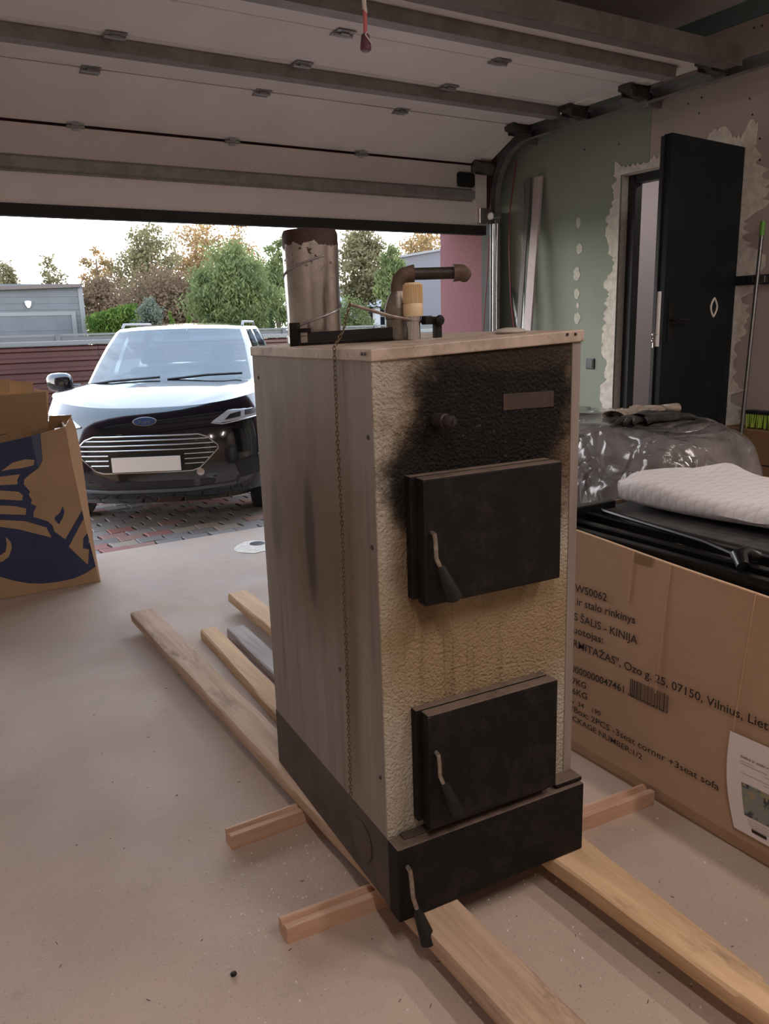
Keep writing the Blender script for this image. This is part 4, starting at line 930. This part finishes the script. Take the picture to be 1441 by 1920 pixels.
# crumbs of plaster: too many to count
m = MB(); rr_ = random.Random(21)
for i in range(420):
    if i < 260: px, py = rr_.gauss(500, 90), rr_.gauss(1640, 110)
    elif i < 360: px, py = rr_.uniform(830, 1441), rr_.uniform(1430, 1900)
    else: px, py = rr_.uniform(0, 900), rr_.uniform(1150, 1900)
    if py < 1200: continue
    p = onz(px, py, 0); s_ = rr_.uniform(.0012, .0036)
    if XB-.01 < p.x or (.62 < p.x and (1.47 < p.y < 1.67 or 2.0 < p.y < 2.1)): continue
    m.lathe([(s_, 0), (s_*.6, s_*.9)], p, (0, 0, 1), 5)
o = m.build('plaster_crumbs', 'white_paint'); tag(o, 'scattered white plaster crumbs on the concrete floor', 'crumbs', kind='stuff')
m = MB()
for i in range(60):
    p = onz(rr_.uniform(100, 1400), rr_.uniform(1250, 1900), 0); 
    if p.x > XB-.02: continue
    a = rr_.uniform(0, 6.28); L_ = rr_.uniform(.003, .012); m.tube([(p.x, p.y, .001), (p.x+math.cos(a)*L_, p.y+math.sin(a)*L_, .0015)], .0009, 4)
tag(m.build('wood_shavings', 'bark'), 'tiny dark wood splinters strewn on the floor', 'splinters', kind='stuff')

# ================================================================ OUTSIDE
GZ = -.09
struct(B(-60, 90, 5.67, 120, GZ-.3, GZ-.03).build('ground', 'grass_ground'), 'grassy ground outside the garage', 'ground')
dw = struct(B(-1.4, 7.5, 5.67, 13.6, GZ-.08, -.075).build('driveway', 'ground_soil'), 'block paved driveway in front of the garage', 'driveway')
def pz(y): return -.012-.055*min(1, (y-5.68)/1.6)
PWX, PWY = .205, .168; pv = None
hx_ = PWX/2-.0025; hy_ = PWY/2-.0025; j_ = .014
shape = [(-hx_, -hy_), (-hx_*.4, -hy_+j_), (hx_*.4, -hy_+j_), (hx_, -hy_), (hx_-j_, 0), (hx_, hy_), (hx_*.4, hy_-j_+.014), (-hx_*.4, hy_-j_+.014), (-hx_, hy_), (-hx_-j_+.014, 0)]
def pprism(): 
    s = .94; mb = MB(); n_ = len(shape)
    vs = [(a, b, -.05) for a, b in shape]+[(a, b, -.006) for a, b in shape]+[(a*s, b*s, 0) for a, b in shape]
    tri = tessellate_polygon([[Vector((a, b, 0)) for a, b in shape]])
    fs = [tuple(i+2*n_ for i in t) for t in tri]+[(i, (i+1) % n_, (i+1) % n_+n_, i+n_) for i in range(n_)]+[(i+n_, (i+1) % n_+n_, (i+1) % n_+2*n_, i+2*n_) for i in range(n_)]
    return mb.add(vs, fs)
far = MB(); cnt = 0
rr_ = random.Random(9)
for r_ in range(46):
    y = 5.675+PWY/2+r_*PWY
    for c__ in range(43):
        x = -1.25+c__*PWX+(PWX/2 if r_ % 2 else 0)
        z = pz(y)+rr_.uniform(-.002, .002)
        lo_x = .55+(y-5.7)*.17; hi_x = 2.75+(y-5.7)*.40
        if lo_x < x < hi_x and y < 8.75 and cnt < 300:
            if pv is None: pv = pprism().build('paver', 'paver', dw); pv.location = (x, y, z)
            else: share(pv, dw, (x, y, z), (0, 0, rr_.choice([0, math.pi])))
            cnt += 1
        else:
            a = len(far.v); far.v += [(x+p*1.0, y+q, z-.004) for p, q in shape]; 
            far.f += [tuple(a+i for i in t) for t in tessellate_polygon([[Vector((p, q, 0)) for p, q in shape]])]
o = far.build('far_pavers', 'paver_far', dw); o['kind'] = 'stuff'

# ---------------------------------------------------------------- car
car = empty('car', (1.60, 6.17, -.066), (0, 0, R(-27))); tag(car, 'black car parked on the driveway facing the garage', 'car')
LV = [(.24, .16, .80, .55), (.30, .05, .88, .55), (.40, .02, .91, .55), (.55, .0, .925, .6), (.72, .01, .935, .65), (.86, .05, .937, .7), (.95, .10, .93, .75), (1.0, .17, .90, .8)]
NP = 2.5
def lev(z):
    if z <= LV[0][0]: return LV[0][1:]
    for a, b in zip(LV, LV[1:]):
        if z <= b[0]: t = (z-a[0])/(b[0]-a[0]); return tuple(a[i]+(b[i]-a[i])*t for i in (1, 2, 3))
    return LV[-1][1:]
def sy(x, z): y0, hw, a = lev(z); q = min(abs(x)/hw, 1.0); return y0+a*(1-(1-q**NP)**(1/NP))
LEN = 4.6
def outline(y0, hw, a, yr, ar, z, zf=None):
    pts_ = []
    for i in range(15):
        th = math.pi/2*i/14; x = hw*math.sin(th)**(2/NP); y = y0+a*(1-math.cos(th)**(2/NP)); pts_.append((x, y))
    y1 = y0+a; y2 = yr-ar
    for i in range(1, 12): pts_.append((hw, y1+(y2-y1)*i/12))
    for i in range(11):
        th = math.pi/2*(1-i/10); pts_.append((hw*math.sin(th)**(2/NP), yr-ar*(1-math.cos(th)**(2/NP))))
    return [(x, y, zf(y) if zf else z) for x, y in pts_]
def hood_z(y): t = min(max((y-.17)/1.0, 0), 1); return 1.0+.11*(t*(2-t))+max(0, y-1.2)*.015
rows = []
for i, (z, y0, hw, a) in enumerate(LV):
    rows.append(outline(y0, hw, a, LEN-(.05 if z > .5 else .12), .4, z, hood_z if i == len(LV)-1 else None))
full = [[(-x, y, z) for x, y, z in reversed(r[1:])]+r for r in rows]
MB().grid(full).build('body', 'car_black', car, smooth=True)
# hood/deck cap
er = rows[-1]; P = []
for x, y, z in er:
    cr_ = .055*min(1, max(0, (y-.17)/.35)) if y < 2.5 else .02
    P.append([(x*s_, y-(0), z+cr_*(1-abs(s_)**2.2)+.012*math.exp(-((abs(s_)-.72)/.10)**2)*min(1, max(0, (y-.2)/.4))) for s_ in [-1+i/10 for i in range(21)]])
MB().grid(P[:24]).build('hood', 'car_black', car, smooth=True)
MB().grid(P[23:]).build('deck', 'car_black', car, smooth=True)
# greenhouse
GL = [(1.09, .98, .80, .55, 4.35), (1.12, 1.05, .80, .52, 4.33), (1.28, 1.33, .755, .42, 4.28), (1.44, 1.63, .705, .33, 4.2), (1.58, 1.90, .645, .26, 4.08), (1.61, 2.0, .62, .25, 4.02)]
gr = []
for z, y0, hw, a, yr in GL: gr.append([(x, y, z+(.02*(1-(abs(x)/hw)**2) if z > 1.55 else 0)) for x, y, _ in outline(y0, hw, a, yr, .3, z)])
gf = [[(-x, y, z) for x, y, z in reversed(r[1:])]+r for r in gr]; mid = len(gr[0])-1; NC = len(gf[0])
glass = MB(); body = MB(); side = {-1: MB(), 1: MB()}; rear = MB()
for i in range(len(gf)-1):
    for j in range(NC-1):
        q = [gf[i][j], gf[i][j+1], gf[i+1][j+1], gf[i+1][j]]; k_ = abs(j+.5-mid); sgn = -1 if j < mid else 1
        if 0 < i < len(gf)-2:
            if k_ < 10: tgt = glass
            elif 13 < k_ < 18 or 19 < k_ < 24: tgt = side[sgn]
            elif k_ > 28: tgt = rear
            else: tgt = body
        else: tgt = body
        tgt.add(q, [(0, 1, 2, 3)])
glass.build('windscreen', 'windscreen', car, smooth=True); body.build('pillars', 'car_black', car, smooth=True)
for s_ in side: side[s_].build('side_windows', 'windscreen', car, smooth=True)
rear.build('rear_window', 'windscreen', car, smooth=True)
top = gr[-1]; P = []
for x, y, z in top: P.append([(x*s_, y, 1.63-.0*s_+(z-1.63)*abs(s_)**3+.028*(1-s_*s_)*min(1, max(0, (y-2.0)/.5))*min(1, max(0, (4.0-y)/.5))) for s_ in [-1+i/8 for i in range(17)]])
MB().grid(P).build('roof', 'car_black', car, smooth=True)
for s_ in (-1, 1): MB().tube([(s_*.60, 2.2, 1.61), (s_*.60, 2.3, 1.655), (s_*.60, 3.6, 1.66), (s_*.60, 3.75, 1.61)], .014, 8).build('roof_rail', 'cladding_trim', car, smooth=True)
# interior
B(-.70, .70, 1.5, 1.75, .95, 1.10).build('dashboard', 'car_plastic', car, bevel=.03)
for s_ in (-.37, .37):
    st1 = B(s_-.24, s_+.24, 2.35, 2.5, .6, 1.22).build('seat', 'seat_fabric', car, bevel=.05); B(s_-.12, s_+.12, 2.38, 2.48, 1.25, 1.42).build('headrest', 'seat_fabric', st1, bevel=.03)
B(-.6, .6, 3.3, 3.45, .6, 1.2).build('rear_bench', 'seat_fabric', car, bevel=.05)
ring_ = [(.37+.17*math.cos(a), 1.85+.05*math.sin(a), 1.05+.16*math.sin(a)) for a in [i*math.pi/10 for i in range(21)]]
MB().tube(ring_, .014, 8).build('steering_wheel', 'car_plastic', car, smooth=True)
MB().hexa([(-.12, 1.80, 1.50), (.12, 1.80, 1.50), (.08, 1.95, 1.55), (-.08, 1.95, 1.55), (-.13, 1.82, 1.53), (.13, 1.82, 1.53), (.09, 1.97, 1.575), (-.09, 1.97, 1.575)]).build('mirror_housing', 'car_plastic', car)
# surface patches on the fascia
def patch(poly, name, m_, off=.004, thick=.010, par=car, zy=None):
    tri = tessellate_polygon([[Vector((a, b, 0)) for a, b in poly]])
    bm = bmesh.new(); vs = [bm.verts.new((a, 0, b)) for a, b in poly]
    for t in tri:
        try: bm.faces.new([vs[i] for i in t])
        except ValueError: pass
    bmesh.ops.subdivide_edges(bm, edges=bm.edges, cuts=5, use_grid_fill=True)
    for v_ in bm.verts: v_.co.y = sy(v_.co.x, v_.co.z)-off
    bmesh.ops.recalc_face_normals(bm, faces=bm.faces)
    me = bpy.data.meshes.new(name); bm.to_mesh(me); bm.free(); me.materials.append(MATS[m_] if isinstance(m_, str) else m_)
    me.polygons.foreach_set('use_smooth', [True]*len(me.polygons))
    o_ = bpy.data.objects.new(name, me); col.objects.link(o_); o_.parent = par; return o_
def sline(pts_, r_, name, m_, off=.006, par=car, close=False):
    out = []; P_ = pts_+([pts_[0]] if close else [])
    for (a0, b0), (a1, b1) in zip(P_, P_[1:]):
        k_ = max(1, int(math.hypot(a1-a0, b1-b0)/.05))
        for i in range(k_): a = a0+(a1-a0)*i/k_; b = b0+(b1-b0)*i/k_; out.append((a, sy(a, b)-off, b))
    a, b = P_[-1]; out.append((a, sy(a, b)-off, b))
    return MB().tube(out, r_, 6).build(name, m_, par, smooth=True)
GR = [(-.40, .795), (.40, .795), (.47, .77), (.545, .70), (.545, .675), (.46, .59), (.40, .535), (.34, .515), (-.34, .515), (-.40, .535), (-.46, .59), (-.545, .675), (-.545, .70), (-.47, .77)]
gq = patch(GR, 'grille', 'car_grille', .003)
sline(GR, .007, 'grille_surround', 'chrome', .006, gq, True)
for z, w_ in [(.762, .47), (.725, .51), (.688, .535), (.650, .51), (.612, .475), (.574, .43)]:
    if z > .66: sline([(-w_, z), (w_, z)], .006, 'grille_bar', 'chrome', .005, gq)
    else:
        for s_ in (-1, 1): sline([(s_*.29, z), (s_*w_, z)], .006, 'grille_bar', 'chrome', .005, gq)
for s_ in (-1, 1):
    hl = patch([(s_*.50, .875), (s_*.56, .865), (s_*.72, .88), (s_*.875, .90), (s_*.89, .955), (s_*.84, 1.0), (s_*.74, .992), (s_*.62, .955)], 'headlight', 'lamp_lens', .005)
    patch([(s_*.60, .885), (s_*.72, .90), (s_*.72, .94), (s_*.64, .925)], 'projector', 'car_grille', .008, par=hl); patch([(s_*.75, .905), (s_*.84, .915), (s_*.84, .955), (s_*.75, .945)], 'projector', 'car_grille', .008, par=hl)
    sline([(s_*.50, .872), (s_*.58, .858), (s_*.88, .893)], .006, 'lamp_trim', 'chrome', .006, hl)
    patch([(s_*.66, .56), (s_*.86, .60), (s_*.87, .44), (s_*.70, .42)], 'air_intake', 'car_grille', .003)
    sline([(s_*.84, .60), (s_*.86, .50), (s_*.84, .43)], .008, 'intake_trim', 'chrome', .005)
    # mirrors
    mi = MB().v and None
    mb = MB(); P = []
    for i in range(9):
        ph = -math.pi/2+math.pi*i/8
        P.append([(s_*(1.03+.12*math.copysign(abs(math.cos(ph))**.6, 1)*math.copysign(abs(math.cos(t))**.8, math.cos(t))), 1.42+.07*math.cos(ph)*math.sin(t), 1.15+.085*math.copysign(abs(math.sin(ph))**.8, math.sin(ph))) for t in [k_*math.pi/8 for k_ in range(16)]])
    mo = mb.grid(P, close=True).build('wing_mirror', 'car_black', car, smooth=True)
    MB().tube([(s_*.84, 1.42, 1.10), (s_*.95, 1.42, 1.10)], .03, 8).build('mirror_arm', 'car_plastic', mo, smooth=True)
    for yw in (.93, 3.64):
        wh = empty('wheel', (s_*.83, yw, .355)); wh.parent = car
        MB().lathe([(.24, -.11), (.33, -.112), (.352, -.09), (.356, -.03), (.356, .03), (.352, .09), (.33, .112), (.24, .11)], (0, 0, 0), (1, 0, 0), 40).build('tyre', 'tyre', wh, smooth=True)
        MB().lathe([(.235, .09), (.22, .113), (.05, .100), (.03, .118)], (0, 0, 0), (s_, 0, 0), 30).build('rim', 'rim', wh, smooth=True)
patch([(-.70, .44), (.70, .44), (.66, .335), (-.66, .335)], 'lower_intake', 'car_plastic', .004)
sline([(-.72, .385), (-.3, .360), (.3, .360), (.66, .385)], .014, 'skid_trim', 'cladding_trim', .008)
ply = min(sy(.26, .58), sy(0, .58))-.022
pl_ = B(-.262, .262, ply, ply+.008, .525, .64).build('number_plate', 'plate_white', car, bevel=.002); B(-.268, .268, ply+.008, ply+.03, .519, .646).build('plate_holder', 'car_plastic', pl_)
# badge
zb2 = .905; yb2 = sy(0, zb2)-.006; E_ = [(.092*math.cos(a), .037*math.sin(a)) for a in [i*math.pi/14 for i in range(28)]]
tl_ = Vector((0, sy(0, zb2+.03)-sy(0, zb2-.03), .06)).normalized()
def bfn(k_): return lambda a, b, t: (a*k_, yb2+tl_.y*b*k_-t, zb2+tl_.z*b*k_)
bd_ = MB().prism(E_, bfn(1), -.004, .008).build('badge', 'chrome', car, bevel=.002); MB().prism(E_, bfn(.86), .008, .0095).build('badge_field', 'emblem_blue', bd_)
text_mesh('badge_lettering', 'Ford', MATS['chrome'], bd_, (-.045, yb2-.013-tl_.y*.016, zb2-.016), (.045, yb2-.013-tl_.y*.016, zb2-.016), tuple(tl_), .032, (0, 0, 0), .01)
MB().lathe([(.030, 0), (.030, .004), (.022, .005)], (.40, sy(.40, .50)-.002, .50), (.15, -1, 0), 20).build('sensor_ring', 'chrome', car, smooth=True)
# wipers + hood line
MB().tube([(-.70, 1.06, 1.135), (-.45, 1.03, 1.165), (-.05, 1.075, 1.185)], .011, 6).build('wiper', 'car_plastic', car, smooth=True)
MB().tube([(.02, 1.03, 1.165), (.35, 1.10, 1.19), (.66, 1.22, 1.19)], .011, 6).build('wiper', 'car_plastic', car, smooth=True)
B(-.74, .74, .98, 1.2, 1.05, 1.125).build('cowl', 'car_plastic', car, bevel=.02)

# ---------------------------------------------------------------- fences
fm = empty('metal_fence', (6.0, 13.0, GZ)); tag(fm, 'dark red corrugated metal fence behind the car', 'fence')
prof = []
for i in range(9):
    z = .05+i*.155; prof += [(0, z), (0, z+.055), (-.035, z+.075), (-.035, z+.115), (0, z+.14)]
shp = None
for i in range(7):
    P = [[(x, y, z) for y, z in prof] for x in (0, 2.39)]
    if shp is None: shp = MB().grid(P).build('fence_sheet', 'fence_maroon', fm, solid=.003); o = shp
    else: o = share(shp, fm, (0, 0, 0))
    o.location = (-8.0+i*2.4, 0, 0)
    B(-8.03+i*2.4, -7.97+i*2.4, .01, .07, 0, 1.44).build('post', 'fence_cap', fm)
B(-8.03, 8.8, -.06, .09, 1.44, 1.50).build('cap_rail', 'fence_cap', fm, bevel=.005)
fg = empty('slat_fence', (6, 17.5, GZ)); tag(fg, 'grey horizontal slat fence along the far side of the street', 'fence')
sl = None
for i in range(14):
    xx = -8+i*2.5
    B(xx-.05, xx+.05, -.05, .05, 0, 1.60).build('post', 'fence_grey', fg)
    for k_ in range(8):
        if sl is None: sl = B(.06, 2.44, -.01, .01, 0, .17).build('slat', 'fence_grey', fg); o = sl
        else: o = share(sl, fg, (0, 0, 0))
        o.location = (xx, 0, .08+k_*.185)
    B(xx, xx+2.5, -.03, .03, 1.56, 1.60).build('top_rail', 'fence_cap', fg)
# ---------------------------------------------------------------- buildings
b1 = empty('garage_building', (1.5, 26, GZ)); tag(b1, 'blue grey clad garage building beyond the fence on the left', 'building')
Y1 = 24.0
tr1 = ony(152, 536, Y1); tl1 = ony(0, 549, Y1); br1 = ony(166, 630, Y1); gtr = ony(133, 591, Y1)
def b1_(mb, name, m_, par=b1, **kw):
    mb.v = [(x-1.5, y-26, z-GZ) for x, y, z in mb.v]; return mb.build(name, m_, par, **kw)
sl1 = (tr1.z-tl1.z)/(tr1.x-tl1.x); xl1 = tl1.x-7; zl1 = tl1.z-sl1*7*.3
xr1 = br1.x
b1_(MB().hexa([(xl1, Y1, GZ), (xr1, Y1, GZ), (xr1, Y1+6, GZ), (xl1, Y1+6, GZ), (xl1, Y1, zl1), (xr1-.12, Y1, tr1.z-.05), (xr1-.12, Y1+6, tr1.z-.05), (xl1, Y1+6, zl1)]), 'walls', 'cladding_blue')
b1_(MB().hexa([(xl1, Y1-.15, zl1), (xr1-.1, Y1-.15, tr1.z-.04), (xr1-.1, Y1+6.1, tr1.z-.04), (xl1, Y1+6.1, zl1), (xl1, Y1-.15, zl1+.10), (xr1-.1, Y1-.15, tr1.z+.05), (xr1-.1, Y1+6.1, tr1.z+.05), (xl1, Y1+6.1, zl1+.1)]), 'roof', 'roof_brown')
k_ = 0
z = .1
board = None
while z < 2.75:
    x_e = xr1-.03
    b1_(MB().hexa([(xl1, Y1-.012, z), (x_e, Y1-.012, z), (x_e, Y1, z), (xl1, Y1, z), (xl1, Y1-.004, z+.165), (x_e, Y1-.004, z+.165), (x_e, Y1, z+.165), (xl1, Y1, z+.165)]) if z+.2 < zl1 else MB().hexa([(xl1+(z+.2-zl1)/max(sl1*.75, .01), Y1-.012, z), (x_e, Y1-.012, z), (x_e, Y1, z), (xl1+(z+.2-zl1)/max(sl1*.75, .01), Y1, z), (xl1+(z+.2-zl1)/max(sl1*.75, .01), Y1-.004, z+.165), (x_e, Y1-.004, z+.165), (x_e, Y1, z+.165), (xl1+(z+.2-zl1)/max(sl1*.75, .01), Y1, z+.165)]), 'cladding_board', 'cladding_blue'); z += .172
gx0 = gtr.x-3.6
gq = b1_(B(gx0, gtr.x, Y1-.03, Y1-.014, GZ, gtr.z), 'garage_gate', 'cladding_blue')
for q in range(5): b1_(B(gx0+.02, gtr.x-.02, Y1-.036, Y1-.03, GZ+.02+q*.42, GZ+.02+q*.42+.40), 'gate_panel', 'cladding_blue', gq)
b1_(B(gx0-.12, gtr.x+.12, Y1-.05, Y1-.014, gtr.z, gtr.z+.10).box(gtr.x, gtr.x+.12, Y1-.05, Y1-.014, GZ, gtr.z), 'gate_trim', 'cladding_trim')
b1_(B(xr1-.16, xr1-.03, Y1-.03, Y1+.05, GZ, tr1.z-.08), 'corner_trim', 'cladding_trim')
lp_ = ony(53, 571, Y1-.05); b1_(MB().lathe([(.03, .10), (.09, .08), (.07, -.02), (.03, -.09)], (lp_.x, lp_.y, lp_.z), (0, 0, 1), 12), 'wall_lamp', 'white_paint')
b2 = empty('flat_roof_house', (18, 25, GZ)); tag(b2, 'plain mauve grey house wall beside the pink pillar', 'building')
Y2 = 22.0; t0 = ony(750, 484, Y2); t1 = ony(826, 461, Y2); x2 = t1.x+6; s2 = (t1.z-t0.z)/(t1.x-t0.x)
def b2_(mb, name, m_, par=b2, **kw):
    mb.v = [(x-18, y-25, z-GZ) for x, y, z in mb.v]; return mb.build(name, m_, par, **kw)
b2_(MB().hexa([(t0.x, Y2, GZ), (x2, Y2, GZ), (x2+4, Y2+7, GZ), (t0.x*1.36, Y2+7, GZ), (t0.x, Y2, t0.z), (x2, Y2, t1.z+s2*3), (x2+4, Y2+7, t1.z+s2*3), (t0.x*1.36, Y2+7, t0.z)]), 'walls', 'stucco_mauve')
b2_(MB().hexa([(t0.x-.1, Y2-.1, t0.z), (x2, Y2-.1, t1.z+s2*3), (x2+4, Y2+7, t1.z+s2*3), (t0.x*1.36, Y2+7, t0.z), (t0.x-.1, Y2-.1, t0.z+.07), (x2, Y2-.1, t1.z+s2*3+.07), (x2+4, Y2+7, t1.z+s2*3+.07), (t0.x*1.36, Y2+7, t0.z+.07)]), 'roof_edge', 'cladding_trim')
b3 = empty('low_house', (16.5, 31, GZ)); tag(b3, 'low house with grey roof and white porch among the trees', 'building')
a = ony(655, 575, 30); b = ony(735, 575, 30); tz = ony(690, 542, 30).z
def b3_(mb, name, m_, par=b3, **kw):
    mb.v = [(x-16.5, y-31, z-GZ) for x, y, z in mb.v]; return mb.build(name, m_, par, **kw)
b3_(B(a.x, b.x+2, 31, 36, GZ, a.z), 'walls', 'roof_grey'); b3_(MB().hexa([(a.x-.5, 30.4, a.z), (b.x+2.5, 30.4, a.z), (b.x+2.5, 36.5, a.z), (a.x-.5, 36.5, a.z), (a.x+.6, 33.4, tz+.3), (b.x+1.4, 33.4, tz+.3), (b.x+1.4, 33.6, tz+.3), (a.x+.6, 33.6, tz+.3)]), 'roof', 'cladding_trim')
for px in (656, 708, 730):
    p = ony(px, 600, 30.5); b3_(B(p.x-.13, p.x+.13, 30.5, 30.7, GZ, a.z-.02), 'porch_post', 'white_paint')
for px in (680, 718):
    p = ony(px, 590, 30.9); w_ = b3_(B(p.x-.4, p.x+.4, 30.94, 30.99, .9, 1.9), 'window', 'white_paint'); b3_(B(p.x-.34, p.x+.34, 30.92, 30.94, .96, 1.84), 'pane', 'window_glass', w_)

# ---------------------------------------------------------------- trees
def leaf_mesh(centers, n_, size, seed, squash=1.0, spread=.35, droop=0):
    g = np.random.default_rng(seed); C_ = np.array(centers); idx = g.integers(0, len(C_), n_)
    sp = C_[idx, 3:4] if C_.shape[1] > 3 else spread
    p = C_[idx, :3]+np.clip(g.normal(0, 1, (n_, 3)), -2, 2)*sp*np.array([1, 1, squash])
    a = g.normal(0, 1, (n_, 3)); a /= np.linalg.norm(a, axis=1, keepdims=True)
    if droop: a[:, 2] = a[:, 2]*.3-droop; a /= np.linalg.norm(a, axis=1, keepdims=True)
    b = np.cross(a, g.normal(0, 1, (n_, 3))); b /= np.linalg.norm(b, axis=1, keepdims=True)
    s_ = size*g.uniform(.6, 1.3, (n_, 1)); a = a*s_*(1.0 if not droop else 1.8); b = b*s_*.55
    v = np.stack([p-a*.5, p+b*.5, p+a*.5, p-b*.5], 1).reshape(-1, 3)
    return v
def leaf_obj(v, m_, parent, name='foliage'):
    n_ = len(v)//4; me = bpy.data.meshes.new(name); me.vertices.add(len(v)); me.vertices.foreach_set('co', v.ravel())
    me.loops.add(n_*4); me.loops.foreach_set('vertex_index', np.arange(n_*4)); me.polygons.add(n_); me.polygons.foreach_set('loop_start', np.arange(n_)*4); me.polygons.foreach_set('loop_total', np.full(n_, 4))
    me.update(); me.validate(); me.materials.append(MATS[m_]); o_ = bpy.data.objects.new(name, me); col.objects.link(o_); o_.parent = parent; o_['kind'] = 'stuff'; return o_
def tree(px, ptop, pbase, pw_, Y, m_, label, n_=4000, leaf_=.16, seed=0, ncl=60, cl=.09, droop=0, group='trees behind the fence', name='tree'):
    """px centre column, ptop crown top, pbase crown bottom, pw_ crown width in px"""
    rr2 = random.Random(seed); top = ony(px, ptop, Y); bot = ony(px, pbase, Y); s_ = (top-bot).z/max(1, pbase-ptop)
    cx_ = (top.x+bot.x)/2; rw = pw_*s_/2; zc = (top.z+bot.z)/2; rh = (top.z-bot.z)/2
    r_ = empty(name, (cx_, Y, GZ)); tag(r_, label, 'tree', group)
    H = zc-GZ
    cs_ = []
    for i in range(ncl):
        while True:
            q = Vector((rr2.uniform(-1, 1), rr2.uniform(-1, 1), rr2.uniform(-1, 1)))
            if .2 < q.length < 1: break
        w_ = 1-.35*max(0, q.z)
        cs_.append((q.x*rw*.88*w_, q.y*rw*.7, H+q.z*rh*.88, cl*2*rw*rr2.uniform(.7, 1.2)))
    leaf_obj(leaf_mesh(cs_, n_, leaf_, seed, .85, droop=droop), m_, r_)
    mb = MB(); tk = max(.06, rh*.045)
    mb.tube([(0, 0, -.05), (rw*.03, 0, H*.4), (-rw*.02, 0, H), (0, 0, H+rh*.6)], tk, 8, rs=[tk*1.3, tk, tk*.8, tk*.25])
    for c__ in cs_[::3]:
        z0 = H-rh*.6+rr2.uniform(0, rh*.7); mb.tube([(0, 0, max(.2, z0)), (c__[0]*.5, c__[1]*.5, (z0+c__[2])/2+.1), c__[:3]], tk*.25, 5, rs=[tk*.38, tk*.24, tk*.1])
    mb.build('trunk', 'bark', r_, smooth=True); return r_
tree(8, 482, 640, 85, 45, 'leaf_olive', 'bushy olive tree above the left end of the clad roof', 9000, .17, 1, 60)
tree(98, 472, 640, 95, 48, 'leaf_olive', 'thin see-through tree above the clad garage roof', 2600, .20, 2, 46, .06)
tree(185, 452, 620, 105, 48, 'leaf_orange', 'sparse orange tinged tree right of the clad roof peak', 3200, .20, 3, 46, .06)
tree(195, 520, 640, 130, 42, 'leaf_brown', 'low dense brown tree right of the clad garage', 9000, .17, 4, 60)
tree(278, 390, 650, 150, 46, 'leaf_olive', 'tall olive tree left in the big clump behind the car', 9500, .20, 5, 90, .07)
tree(372, 385, 650, 165, 50, 'leaf_orange', 'tall orange autumn tree in the big clump behind the car', 10000, .21, 6, 95, .07)
tree(452, 400, 650, 120, 54, 'leaf_orange', 'rusty orange tree at the right end of the big clump', 7000, .21, 7, 70, .07)
tree(310, 510, 650, 220, 38, 'leaf_brown', 'dark brown undergrowth tree below the big clump', 14000, .17, 8, 90)
tree(438, 445, 660, 200, 23, 'leaf_green', 'drooping green willow standing behind the car roof', 17000, .085, 9, 120, .065, droop=.8)
tree(518, 428, 660, 100, 26, 'leaf_green', 'green willow beside the left of the flue pipe', 8000, .09, 10, 70, .07, droop=.8)
tree(682, 418, 600, 125, 27, 'leaf_olive', 'olive tree right of the flue pipe', 9000, .15, 11, 80, .075)
tree(735, 450, 600, 70, 20, 'leaf_green', 'weeping green tree against the mauve house', 6500, .07, 12, 60, .075, droop=.9)
tree(795, 408, 570, 150, 40, 'leaf_orange', 'orange tree rising above the mauve house roof', 8000, .18, 13, 70, .075)
tree(662, 555, 645, 80, 22, 'leaf_green', 'low green bush between flue pipe and porch', 5000, .07, 14, 50, .09)
tree(285, 560, 645, 70, 21.6, 'leaf_grey', 'grey green shrub right of the clipped hedge', 5000, .075, 15, 50, .09, name='shrub')
# clipped hedge and small conifers
hd = empty('hedge', (ony(208, 600, 23).x, 23, GZ)); tag(hd, 'clipped green thuja hedge right of the clad garage', 'hedge')
hl0 = ony(168, 592, 23); hr0 = ony(250, 566, 23); cs_ = []
for i in range(70):
    t = rnd.random(); x = hl0.x+(hr0.x-hl0.x)*t; ztp = hl0.z+(hr0.z-hl0.z)*t
    for k_ in range(5): cs_.append((x-hd.location.x, rnd.uniform(-.4, .4), (ztp-GZ)*(k_+.6)/5.2, .07))
leaf_obj(leaf_mesh(cs_, 22000, .075, 30, 1.6, droop=.9), 'leaf_hedge', hd)
MB().tube([(0, 0, 0), (0, 0, 1.6)], .05, 6).build('stem', 'bark', hd)
for i, (px, pt, lb) in enumerate([(319, 585, 'small yellow green conifer right of the grey shrub'), (353, 592, 'small conifer cone left of the willow trunk'), (391, 590, 'small conifer cone below the willow'), (549, 585, 'small conifer just left of the flue base'), (508, 582, 'small conifer right of the car roof')]):
    p = ony(px, pt, 19.8); c0 = empty('conifer', (p.x, 19.8, GZ)); tag(c0, lb, 'conifer', 'small conifers behind the slat fence')
    H = p.z-GZ; cs_ = [(rnd.gauss(0, .05)*(1-k_/24), rnd.gauss(0, .05), H*(k_+.5)/24, .11*(1.05-k_/24)) for k_ in range(24)]
    leaf_obj(leaf_mesh(cs_, 1500, .07, 50+i, .5, droop=-.9), 'leaf_hedge' if i < 2 else 'leaf_dark', c0); MB().tube([(0, 0, 0), (0, 0, H*.8)], .03, 6).build('stem', 'bark', c0)
